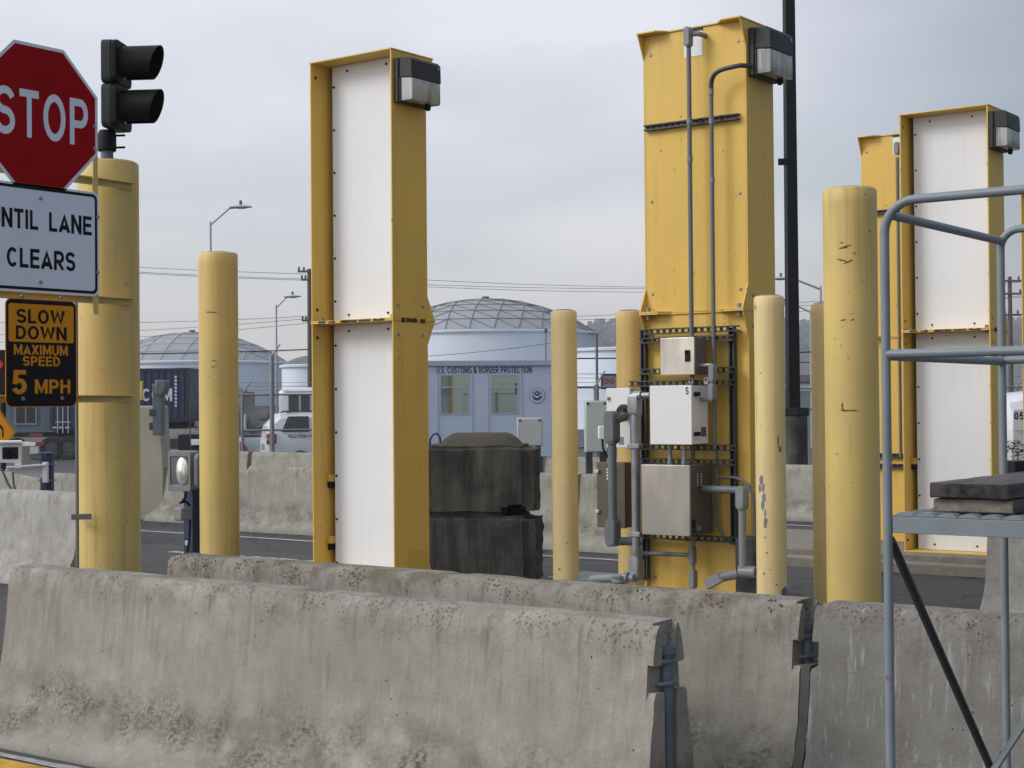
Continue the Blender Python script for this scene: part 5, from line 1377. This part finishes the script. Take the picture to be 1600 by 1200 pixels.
# blue siding office behind the left sign
a = at(-60, 690, 72); b = at(82, 690, 72); zt = at(40, 628, 72).z
t = thing('office_building', 'blue-grey sided office with a white framed window at left', 'building', (a.x, a.y, YZ), math.atan2(R0.y, R0.x)); w = (b - a).length
mb = MB(); n = int(w / .3)
mb.box(0, w, 0, 4, .9, zt - YZ + .4)
for i in range(n): mb.box(w * i / n, w * i / n + .03, -.012, -.001, .9, zt - YZ + .4)
mb.build('wall', m_bluew, t, .0, True)
mb = MB(); mb.box(-.2, w + .2, -.3, 4.2, zt - YZ + .4, zt - YZ + .6); mb.build('roof', m_roof, t, .0, True)
q0 = WM[t].inverted() @ at(23, 664, 72); q1 = WM[t].inverted() @ at(58, 632, 72)
mb = MB(); f_ = .08
mb.box(q0.x, q1.x, -.05, -.013, q0.z, q0.z + f_); mb.box(q0.x, q1.x, -.05, -.013, q1.z - f_, q1.z); mb.box(q0.x, q0.x + f_, -.05, -.013, q0.z + f_, q1.z - f_); mb.box(q1.x - f_, q1.x, -.05, -.013, q0.z + f_, q1.z - f_); mb.box((q0.x + q1.x) / 2 - .03, (q0.x + q1.x) / 2 + .03, -.05, -.013, q0.z + f_, q1.z - f_)
wo = mb.build('window', m_pvcl, t, .0, True)
mb = MB(); mb.box(q0.x + f_, q1.x - f_, -.03, -.014, q0.z + f_, q1.z - f_); mb.build('pane', m_gl_dark, wo, .0, True)
# red-white chassis under the office: a parked trailer
q = at(18, 700, 66); t = thing('trailer', 'dark flat trailer with wheels parked before the blue-grey office', 'trailer', (q.x, q.y, YZ), math.atan2(R0.y, R0.x))
mb = MB(); mb.box(-3, 1.4, 0, 2.2, .95, 1.15); mb.build('bed', m_blk2, t, .0, True)
for x in (.15, -1.0): wheel(t, x, .2, .46, .3, -1, m_strut)
mb = MB(); mb.box(.75, 1.3, -.03, -.005, .98, 1.1); mb.build('reflector_band', M('red_band_paint', (.25, .03, .02), .5), t, .0, True)
# grey hipped shed and dark truck clutter behind second bollard
q = at(300, 640, 95); t = thing('shed', 'grey hipped roof shed between the container and second bollard', 'building', (q.x, q.y, YZ), math.atan2(R0.y, R0.x))
zr_ = at(300, 588, 95).z - YZ; ze_ = at(300, 612, 95).z - YZ
mb = MB(); mb.box(-3, 3, 0, 5, 0, ze_); mb.build('wall', m_concl, t, .0, True)
mb = MB(); mb.add([(-3.3, -.3, ze_), (2.6, -.3, ze_), (2.6, 5.3, ze_), (-3.3, 5.3, ze_), (-1.5, 2.5, zr_ + .6), (-.2, 2.5, zr_ + .6)], [(0, 1, 5, 4), (1, 2, 5), (2, 3, 4, 5), (3, 0, 4), (3, 2, 1, 0)]); mb.build('roof', m_roof, t, .0, True)
q = at(303, 690, 66); t = thing('gantry_frame', 'thin grey lattice frame above dark machinery left of second bollard', 'frame', (q.x, q.y, YZ), math.atan2(R0.y, R0.x))
zt = at(303, 617, 66).z - YZ; mb = MB()
for x in (-.15, .35): mb.bar((x, 0, 0), (x, 0, zt), .05, .05)
mb.bar((-.3, 0, zt), (.6, 0, zt), .05, .05); mb.bar((-.15, 0, zt), (.1, 0, 1.2), .03, .03); mb.bar((.35, 0, zt), (.1, 0, 1.2), .03, .03); mb.bar((-.3, 0, 1.3), (.6, 0, 1.3), .05, .05); mb.build('lattice', m_strut, t, .0, True)
mb = MB(); mb.box(-.7, .8, .1, 1.5, .3, 1.0); mb.build('machine_base', m_blk2, t, .03, True)
mb = MB(); mb.box(-.1, .35, -.1, .05, .55, .8); mb.build('white_guard', m_wpaint, t, .02, True)
# brown-grey junk wall in the gap
a = at(330, 660, 75); b = at(470, 660, 75); w = (b - a).length
mb = MB(); mb.box(0, w, 0, 1.5, 0, at(400, 634, 75).z - YZ)
for i in range(40): 
    x = random.uniform(0, w - .4); z = random.uniform(.2, 1.7); mb.box(x, x + random.uniform(.2, .8), -.25, random.uniform(.0, .2), z, z + random.uniform(.05, .3))
o = mb.build('yard_wall', M('yard_wall', (.19, .19, .185), .9, var=.35, scale=1.4)); o.rotation_euler = (0, 0, math.atan2(R0.y, R0.x)); o.location = (a.x, a.y, YZ)
tag(o, 'low cluttered grey wall seen through the chain-link fence', 'wall')
q = at(383, 660, 60); mb = MB(); mb.tube([(q.x, q.y, q.z - .3), (q.x, q.y, q.z + .22)], .05, 10); mb.lathe([(.07, .22), (.07, .28), (0, .3)], q, 12)
tag(base(mb.build('vent_pipe', m_alu), (q.x, q.y, q.z - .3)), 'small bright vent pipe behind the fence rail', 'pipe')

# ------------------------------------------------------------------ storage tanks
def tank(px, d, r, py_rim, py_top, label, ribs=m_rib, n=26, dark=False, rings=6):
    c = gnd(px, d, YZ); zr = at(px, py_rim, d).z - YZ; zt = at(px, py_top, d).z - YZ
    t = thing('storage_tank', label, 'tank', c, 0, 'storage tanks beyond the yard')
    mb = MB(); mb.lathe([(r, 0), (r, zr)], (0, 0, 0), 72)
    mb.build('shell', m_tank, t, local=True)
    mb = MB(); mb.lathe([(r + .002, zr - .25), (r + .22, zr - .2), (r + .25, zr), (r + .05, zr + .06), (r - .3, zr + .06)], (0, 0, 0), 72)
    for z in (zr * .36, zr * .68): mb.lathe([(r, z), (r + .03, z + .02), (r, z + .04)], (0, 0, 0), 72)
    mb.build('rim', m_tank, t, local=True)
    hcap = zt - zr; R = (r * r + hcap * hcap) / (2 * hcap)
    phi = math.asin(min(1, r / R)); V_ = []; rows = []
    for k in range(rings + 1):
        a = phi * k / rings; cnt = 1 if k == 0 else (5 * k if rings < 7 else 5 * k)
        rows.append((len(V_), cnt))
        for i in range(cnt):
            th = 2 * PI * i / cnt + .2; V_.append(V((R * math.sin(a) * math.cos(th), R * math.sin(a) * math.sin(th), zr + .05 + hcap - R * (1 - math.cos(a)))))
    fs = []; es = set()
    for k in range(rings):
        o0, c0 = rows[k]; o1, c1 = rows[k + 1]
        if k == 0:
            for i in range(c1): fs.append((o0, o1 + i, o1 + (i + 1) % c1))
            continue
        i = j = 0
        while i < c0 or j < c1:
            if j < c1 and (i >= c0 or (j + 1) / c1 <= (i + 1) / c0 + 1e-9 or j / c1 <= i / c0 - 1e-9):
                fs.append((o0 + i % c0, o1 + j % c1, o1 + (j + 1) % c1)); j += 1
            else:
                fs.append((o0 + i % c0, o1 + j % c1, o0 + (i + 1) % c0)); i += 1
    mb = MB(); mb.add(V_, fs); mb.build('dome', m_roof if dark else m_dome, t, local=True, ang=1)
    if ribs:
        for f in fs:
            for q in range(3): es.add(tuple(sorted((f[q], f[(q + 1) % 3]))))
        rb = MB()
        for a, b in es: rb.bar(V_[a] + W_ * .02, V_[b] + W_ * .02, .075, .075)
        rb.build('rib_lattice', ribs, t, local=True)
    mb = MB(); mb.lathe([(.3, 0), (.3, .12), (.42, .14), (.3, .26), (0, .3)], (0, 0, zt + .05), 12); mb.build('vent_cap', m_rib, t, local=True)
    return t
tank(760, 150, 10.6, 523, 468, 'large pale storage tank with ribbed geodesic dome behind the customs booth')
tank(301, 172, 10.4, 568, 520, 'pale domed storage tank behind the shipping container at left', ribs=m_dome2)
tank(490, 150, 3.0, 571, 556, 'small white tank with dark roof left of the first portal', False, dark=True)
tank(985, 135, 5.2, 546, 543, 'pale flat-topped storage tank behind the ochre bollard', False)

# ------------------------------------------------------------------ street lamps
def street_lamp(px, d, py_top, hpx, hpy, apx_y, label, thick=.09):
    c = gnd(px, d, YZ); zt = at(px, py_top, d).z; e = at(hpx, hpy, d); s = 1 if hpx > px else -1
    t = thing('street_lamp', label, 'street lamp', c, 0, 'street lamps in the yard')
    mb = MB(); mb.tube([c, V((c.x, c.y, zt))], [thick, thick * .6], 12); mb.build('pole', m_pole, t)
    st = V((c.x, c.y, at(px, apx_y, d).z)); kn = st + (e - st) * .62; kn.z = e.z - .05
    mb = MB(); mb.tube([st, st + (kn - st) * .95, kn, e], thick * .55, 10); mb.build('arm', m_pole, t)
    dr = R0 * s; L = .055 * d / 2.0 * .32
    L = .75
    mb = MB(); mb.tube([e - dr * L * .5, e - dr * L * .25, e + dr * L * .1, e + dr * L * .5], [.04, .09, .11, .04], 12)
    for q in mb.v: q.z = e.z + (q.z - e.z) * .7
    mb.build('lamp_head', m_alu, t)
    mb = MB(); mb.lathe([(.05, 0), (.05, .12), (0, .14)], e + W_ * .08, 10); mb.build('photocell', m_rib, t)
street_lamp(330.5, 52, 346, 376, 323, 351, 'tall street lamp rising above the second bollard', .055)
street_lamp(432.5, 68, 476, 457, 463, 481, 'street lamp standing left of the first portal', .06)
street_lamp(1284, 60, 447, 1220, 435, 452, 'street lamp with head left of the black pole, arm behind it', .07)
street_lamp(1268, 74, 484, 1225, 474, 488, 'street lamp right of the black pole with lower arm', .07)

# ------------------------------------------------------------------ black pole with pedestal
c = gnd(1239, 22.5)
t = thing('light_pole', 'tall black square pole on a dark concrete pedestal', 'pole', c)
zp = at(1240, 637, 22.5).z
mb = MB(); rr = .105; mb.lathe([(.115, zp), (.095, 9)], c, 4); mb.build('shaft', m_blk2, t)
mb = MB(); mb.box(c.x - .17, c.x + .17, c.y - .17, c.y + .17, at(1240, 650, 22.5).z, zp); mb.build('base_cover', m_black, t, .01)
mb = MB(); mb.lathe([(.20, 0), (.20, at(1240, 650, 22.5).z - .002), (0, at(1240, 650, 22.5).z - .001)], c, 28); mb.build('pedestal', m_block, t)
mb = MB(); q = at(1216, 253, 22.4); mb.bar(q, q + R0 * .14, .05, .09); mb.build('bracket', m_black, t)

# ------------------------------------------------------------------ utility poles and wires
def upole(px, d, py_top, arms, label, h=None):
    c = gnd(px, d, YZ); zt = at(px, py_top, d).z
    t = thing('utility_pole', label, 'utility pole', c, 0, 'wooden utility poles')
    mb = MB(); mb.tube([c, V((c.x, c.y, zt))], [.17, .12], 10); mb.build('shaft', m_wood, t)
    for py, wd in arms:
        q = at(px, py, d); mb = MB(); mb.bar(q - R0 * wd, q + R0 * wd, .12, .12)
        for s in (-.9, -.5, .5, .9):
            mb.lathe([(.05, 0), (.07, .1), (.04, .22), (0, .24)], q + R0 * (wd * s) + W_ * .06, 8)
        mb.build('cross_arm', m_wood, t)
    return t
upole(484.5, 95, 420, ((424, .75), (437, .55), (501, .5)), 'utility pole beside the first portal left edge')
upole(1580, 95, 432, ((439, .9), (459, 1.1), (492, .8)), 'wooden utility pole with cross arms at the right edge')
upole(1284, 150, 470, (), 'far utility pole peeping beside the pale hidden bollard') if False else None
def wire(pts, label, r=.016):
    mb = MB(); P3 = [at(*q) for q in pts]
    out_ = []
    if len(P3) == 2:
        a, b = P3; L = (b - a).length
        for i in range(17):
            u = i / 16; out_.append(a.lerp(b, u) - W_ * (L * .008 * 4 * u * (1 - u)))
    else: out_ = P3
    mb.tube(out_, r, 6)
    o = tag(mb.build('overhead_wire', m_wire), label, 'wire', 'overhead wires')
    o['group'] = 'overhead wires'; return o
wire([(-100, 395, 95), (478, 428, 95)], 'topmost thin overhead wire left of the first portal')
wire([(-100, 402, 95), (480, 436, 95)], 'overhead wire second from top left of the first portal')
wire([(-100, 404, 96), (480, 438, 96)], 'overhead wire third from top left of the first portal')
wire([(-100, 500, 120), (480, 494, 95)], 'lone middle overhead wire left of the first portal')
wire([(-100, 523, 120), (480, 498, 95)], 'thin overhead wire above the left tank rising to the pole')
wire([(-100, 534, 130), (480, 505, 95)], 'lowest thin overhead wire crossing above the left tank')
wire([(-100, 551, 80), (482, 546, 80)], 'thick cable crossing the left tank dome', .035)
wire([(484, 426, 95), (1100, 449, 110)], 'upper overhead wire between first portal and cabinet portal')
wire([(484, 436, 95), (1100, 450, 110)], 'middle overhead wire between first portal and cabinet portal')
wire([(484, 438, 95), (1100, 456, 112)], 'lower overhead wire between first portal and cabinet portal')
wire([(890, 495, 110), (1600, 440, 100)], 'upper overhead wire rising rightwards past the ochre bollard')
wire([(890, 500, 110), (1600, 462, 100)], 'lower overhead wire rising rightwards past the ochre bollard')
wire([(880, 560, 60), (1300, 548, 60)], 'thick black cable crossing behind the ochre bollard', .03)
wire([(560, 562, 60), (880, 533, 75)], 'thin sagging wire in front of the large tank', .012)
wire([(1180, 565, 80), (1640, 560, 80)], 'black cable low behind the black pole', .03)
wire([(1180, 478, 110), (1640, 462, 100)], 'overhead wire behind the black pole near the hill')

# ------------------------------------------------------------------ fences
def fence(px0, px1, d0, d1, pys, posts, label, arms=True, step=.075):
    a = at(px0, pys[0], d0); b = at(px1, pys[0], d1); zt = (a.z + b.z) / 2; zb = YZ
    A = V((a.x, a.y, 0)); B = V((b.x, b.y, 0)); L = (B - A).length; dr = (B - A) / L
    t = thing('chain_link_fence', label, 'fence', (A.x, A.y, YZ))
    mb = MB(); mb.tube([A + W_ * zt, B + W_ * zt], .024, 8); mb.build('top_rail', m_galv, t)
    zm = at(px0, pys[1], d0).z; mb = MB(); mb.tube([A + W_ * zm, B + W_ * zm], .024, 8); mb.build('mid_rail', m_galv, t)
    for u, r_, ex in posts:
        c = A.lerp(B, u); mb = MB(); mb.tube([c + W_ * YZ, c + W_ * (zt + ex)], r_, 10); po = mb.build('post', m_galv, t)
        if arms:
            mb = MB(); mb.tube([c + W_ * (zt + ex), c + W_ * (zt + ex + .28) + dr * .2], .018, 8); mb.build('barb_arm', m_galv, po)
    H = zt - zb; ms = MB(); n = int((L + H) / step)
    for i in range(n):
        s0 = i * step - H
        for sg in (0, 1):
            u0, z0 = s0, zb; u1, z1 = s0 + H, zt
            if sg: z0, z1 = z1, z0
            # clip to the panel
            def clip(u0, z0, u1, z1):
                if u1 <= 0 or u0 >= L: return None
                if u0 < 0: z0 += (z1 - z0) * (-u0) / (u1 - u0); u0 = 0
                if u1 > L: z1 = z0 + (z1 - z0) * (L - u0) / (u1 - u0); u1 = L
                return u0, z0, u1, z1
            q = clip(u0, z0, u1, z1)
            if q: ms.tube([A + dr * q[0] + W_ * q[1], A + dr * q[2] + W_ * q[3]], .0035, 3, False)
    ms.build('wire_mesh', m_galv, t)
    bw_ = MB()
    for k in range(3): bw_.tube([A + W_ * (zt + .1 + .09 * k), B + W_ * (zt + .1 + .09 * k)], .005, 4)
    bw_.build('barbed_wire', m_galv, t)
fence(345, 640, 36.5, 37.5, (616, 673), ((.11, .035, .02), (.265, .055, .9), (.55, .035, .02)), 'galvanised chain-link fence in front of the patrol vehicle')
fence(860, 1010, 32, 33, (605, 700), ((.47, .055, .05),), 'chain-link fence with grey post between the pale bollards')
fence(1170, 1660, 40, 42, (606, 640), ((.1, .04, .02), (.4, .04, .02), (.85, .04, .02)), 'chain-link fence behind the black pole and right portals')
# tall grey pole of the large tank, small marker lamp
c = gnd(933, 58, YZ); mb = MB(); zt = at(933, 521, 58).z; mb.tube([c, V((c.x, c.y, zt))], .05, 8); mb.bar(V((c.x, c.y, zt)) - R0 * .3, V((c.x, c.y, zt)), .05, .05)
tag(base(mb.build('slim_mast', m_rib), c), 'slim dark mast with short arm at the right edge of the large tank', 'mast')
c = gnd(853.5, 55, YZ); mb = MB(); zt = at(853, 516, 55).z; mb.tube([c, V((c.x, c.y, zt))], .022, 8); mb.lathe([(.05, -.08), (.07, 0), (.05, .07), (0, .08)], V((c.x, c.y, zt)), 10)
tag(base(mb.build('beacon_mast', m_rib), c), 'thin mast with small red beacon rising from behind the booth', 'mast')
c = at(946, 596, 34); mb = MB(); t = thing('notice_sign', 'small framed notice with red lettering on the fence', 'sign', c, 0)
mb.ring(rrect(.52, .34, .01), rrect(.44, .26, .01), c + R0 * .16 , R0, W_, 0, .02); mb.build('frame', m_strut, t)
mb = MB(); mb.prism(rrect(.44, .26, .01), c + R0 * .16, R0, W_, .004, .012); mb.build('panel', m_pvcl, t)
mb = MB(); mb.ring(circ(.055, 16), circ(.03, 16), c + R0 * .02, R0, W_, .0125, .014); mb.ring(circ(.055, 16), circ(.03, 16), c + R0 * .14, R0, W_, .0125, .014); mb.build('lettering', m_tail, t)

# ------------------------------------------------------------------ far hill, wood, houses
def hill(name, pts, d, depth, mat):
    """ridge line given in the photograph's directions, at distance d, with real depth behind and in front"""
    mb = MB(); vs = []; n = 60
    xs = [pts[0][0] + (pts[-1][0] - pts[0][0]) * i / n for i in range(n + 1)]
    for row, (dd, k) in enumerate(((d - depth, 0.0), (d - depth * .6, .45), (d - depth * .25, .85), (d, 1.0), (d + depth, .9))):
        for x in xs:
            for (xa, ya), (xb, yb_) in zip(pts, pts[1:]):
                if xa <= x <= xb: y = ya + (yb_ - ya) * (x - xa) / (xb - xa); break
            q = at(x, y, d); base_ = gnd(x, dd, YZ); z = YZ + (q.z - YZ) * k + (mnoise.noise(V((x * .02, row * 3.1, 0))) * 2.0 if 0 < row else 0)
            vs.append((base_.x, base_.y, z))
    fs = [(r * (n + 1) + i, r * (n + 1) + i + 1, (r + 1) * (n + 1) + i + 1, (r + 1) * (n + 1) + i) for r in range(4) for i in range(n)]
    return struct(mb.add(vs, fs).build(name, mat, ang=80))
HD = 1300
hill('hill', [(380, 640), (640, 600), (800, 548), (930, 520), (1000, 516), (1120, 520), (1240, 516), (1290, 522), (1400, 540), (1560, 515), (1700, 505)], HD, 430, m_hill)
wd_ = MB()
def blob(c, r, h, k):
    m = 7
    for j in range(k):
        a = random.uniform(0, 2 * PI); e = random.uniform(-.2, 1); rr = r * (1 - .55 * max(0, e)) * random.uniform(.4, 1)
        p = c + V((math.cos(a) * rr, math.sin(a) * rr, h * .55 + h * .45 * e)); s = r * random.uniform(.22, .5)
        n1 = V((random.gauss(0, 1), random.gauss(0, 1), random.gauss(0, .7))).normalized(); n2 = n1.orthogonal().normalized(); n3 = n1.cross(n2)
        wd_.add([p + n1 * s, p + n2 * s, p - n1 * s * .9, p - n2 * s * .8, p + n3 * s * .9, p - n3 * s * .8], [(0, 1, 4), (1, 2, 4), (2, 3, 4), (3, 0, 4), (1, 0, 5), (2, 1, 5), (3, 2, 5), (0, 3, 5)])
for i in range(900):
    x = random.uniform(760, 1640); dd = HD - random.uniform(-8, 340)
    pts = [(760, 560), (930, 520), (1000, 516), (1240, 516), (1400, 540), (1560, 515), (1700, 505)]
    for (xa, ya), (xb, yb_) in zip(pts, pts[1:]):
        if xa <= x <= xb: y = ya + (yb_ - ya) * (x - xa) / (xb - xa); break
    zr_ = at(x, y, HD).z; k = 1 - (HD - dd) / 430 * .62; b_ = gnd(x, dd, YZ); b_.z = YZ + (zr_ - YZ) * max(.3, k) - 1.5
    blob(b_, random.uniform(3.5, 8), random.uniform(6, 13), 16)
o = struct(wd_.build('far_wood', m_wood_far, ang=1), 'stuff'); o['label'] = 'hazy trees covering the distant hillside'
def conifer(px, py, d, h, label):
    q = at(px, py, d); b_ = V((q.x, q.y, q.z - h))
    t = thing('conifer_tree', label, 'tree', b_, 0, 'conifers on the far hill')
    mb = MB(); mb.tube([b_, b_ + W_ * h * .95], [.35, .06], 7); mb.build('trunk', m_wood, t)
    mb = MB()
    for k in range(160):
        u = random.uniform(.12, 1); r = h * .2 * (1 - u) ** .8 * random.uniform(.5, 1.1) + .15; a = random.uniform(0, 2 * PI)
        p = b_ + V((math.cos(a) * r, math.sin(a) * r, h * u)); o_ = V((math.cos(a), math.sin(a), -.5)) * h * .045; s_ = V((-math.sin(a), math.cos(a), 0)) * h * .035
        mb.add([p - o_ * 1.2, p + s_, p + o_, p - s_, p + W_ * h * .02], [(0, 1, 4), (1, 2, 4), (2, 3, 4), (3, 0, 4), (0, 3, 2, 1)])
    mb.build('crown', m_wood_far, t, ang=1)
conifer(931, 505, 1290, 26, 'pointed conifer on the hill just right of the large tank')
conifer(946, 511, 1290, 19, 'smaller conifer on the hill beside the pointed one')
conifer(1256, 499, 1290, 26, 'conifer on the hill skyline right of the black pole')
def house(px, py, d, w, label, wc, rc):
    q = at(px, py, d); t = thing('house', label, 'house', (q.x, q.y, q.z), math.atan2(R0.y, R0.x), 'houses on the far hill')
    mb = MB(); mb.box(-w / 2, w / 2, 0, w * .8, -3, 2.6); mb.build('wall', wc, t, .0, True)
    mb = MB(); mb.add([(-w * .56, -.4, 2.6), (w * .56, -.4, 2.6), (w * .56, w * .85, 2.6), (-w * .56, w * .85, 2.6), (-w * .5, w * .4, 4.4), (w * .5, w * .4, 4.4)], [(0, 1, 5, 4), (1, 2, 5), (2, 3, 4, 5), (3, 0, 4), (3, 2, 1, 0)]); mb.build('roof', rc, t, .0, True)
    for s in (-.25, .22):
        mb = MB(); mb.box(s * w - .6, s * w + .6, -.05, -.01, .4, 1.7); mb.build('window', m_gl_dark, t, .0, True)
m_rr = M('clay_roof', (.26, .14, .09), .9)
house(942, 541, 1150, 15, 'pale house with grey roof on the hill beside the large tank', m_concl, m_roof)
house(955, 538, 1160, 13, 'reddish roofed house on the hill left of the ochre bollard', m_cream, m_rr)
house(1252, 560, 1080, 15, 'pale house low on the hill right of the black pole', m_concl, m_roof)
# long low roof line behind the right fence
a = at(1180, 600, 110); b = at(1300, 600, 110); w = (b - a).length; zt = at(1240, 586, 110).z - YZ
t = thing('warehouse', 'long low dark-roofed warehouse behind the right fence', 'building', (a.x, a.y, YZ), math.atan2(R0.y, R0.x))
mb = MB(); mb.box(0, w, 0, 8, 0, zt - .5); mb.build('wall', M('green_wall', (.16, .22, .21), .7), t, .0, True)
mb = MB(); mb.box(-.3, w + .3, -.4, 8.4, zt - .5, zt); mb.build('roof', m_roof, t, .0, True)
mb = MB(); mb.box(0, w, -.05, -.002, zt - 1.1, zt - .6); mb.build('fascia_band', m_wpaint, t, .0, True)

# ------------------------------------------------------------------ right edge: white pickup with number, planter
p = at(1541, 640, 24); rz = math.atan2(R0.y, R0.x) + math.radians(4)
t = thing('utility_truck', 'white truck bonnet with black number at the right edge', 'truck', (p.x, p.y, 0), rz)
mb = body_loft([(0, .7, .8, .6, .75, 1.25, 1.42), (.06, .82, .9, .72, .62, 1.30, 1.56), (.5, .88, .95, .80, .55, 1.35, 1.66), (1.1, .9, .96, .82, .5, 1.36, 1.72), (1.3, .9, .96, .80, .5, 1.4, 1.95), (1.9, .9, .96, .76, .5, 1.4, 2.2), (4, .9, .96, .76, .5, 1.4, 2.2)])
mb.build('body', m_vwhite, t, .0, True, 40)
sidewin(t, 1.45, 2.6, 2.6, 1.75, 1.48, 2.02, -.975, -.86)
m = MB(); m.box(.02, .5, -1.0, -.962, 1.10, 1.42); m.build('number_panel', m_vwhite, t, .01, True)
Mw = WM[t]; text('lettering', '05', Mw @ V((.11, -1.001, 1.32)), Mw.to_3x3() @ X_, W_, .15, .11, m_sblack, t, .02, .002, .0)
wheel(t, 1.1, -.86, .42, .26, -1); wheel(t, 1.1, .86, .42, .26, 1); wheel(t, 3.4, -.86, .42, .26, -1); wheel(t, 3.4, .86, .42, .26, 1)
m = MB(); m.tube([(.35, -.98, 1.62), (.28, -1.05, 1.75)], .02, 8); m.box(.2, .34, -1.1, -1.04, 1.7, 1.9); m.build('mirror', M('mirror_brown', (.1, .06, .04), .5), t, .01, True)
p = at(1592, 735, 19.0)
t = thing('planter', 'black planter box with leafy shrub and red tag at the right edge', 'planter', (p.x, p.y, 0), math.atan2(R0.y, R0.x))
z1 = at(1592, 720, 19).z
mb = MB(); mb.box(-.12, .6, -.2, .2, .0, z1); mb.build('box', m_black, t, .01, True)
mb = MB()
for k in range(520):
    x = random.uniform(-.12, .55); y = random.uniform(-.2, .2); z = z1 + .02 + random.random() ** .8 * .22; a = random.uniform(0, 2 * PI); L = .06; 
    d_ = V((math.cos(a), math.sin(a), random.uniform(-.3, .6))).normalized(); s_ = d_.cross(W_).normalized() * .02; p_ = V((x, y, z))
    mb.add([p_, p_ + d_ * L * .5 + s_, p_ + d_ * L, p_ + d_ * L * .5 - s_], [(0, 1, 2, 3)])
for k in range(14):
    x = random.uniform(-.1, .5); mb.tube([(x, 0, z1 - .05), (x + random.uniform(-.05, .05), random.uniform(-.1, .1), z1 + .15)], .004, 5)
mb.build('shrub', m_green, t, local=True)
mb = MB(); mb.box(.0, .16, -.21, -.203, z1 + .01, z1 + .045); mb.build('tag', m_tail, t, .0, True)

# ================================================================== HAZE
def haze():
    mb = MB(); c = F0 * 780
    q = []
    for z in (-1.8, 92):
        for s, u in ((-1, -820), (1, -820), (1, 860), (-1, 860)):
            q.append(c + R0 * (s * 900) + F0 * u + W_ * z)
    mb.add(q, [(3, 2, 1, 0), (4, 5, 6, 7), (0, 1, 5, 4), (1, 2, 6, 5), (2, 3, 7, 6), (3, 0, 4, 7)])
    m = bpy.data.materials.new('haze_air'); m.use_nodes = True; t = m.node_tree; t.nodes.clear()
    o_ = N(t, 'ShaderNodeOutputMaterial'); v = N(t, 'ShaderNodeVolumePrincipled'); v.inputs['Color'].default_value = (.86, .90, .96, 1); v.inputs['Density'].default_value = .0006; v.inputs['Anisotropy'].default_value = .2
    t.links.new(v.outputs[0], o_.inputs['Volume'])
    o = mb.build('haze', m); struct(o, 'stuff')
haze()
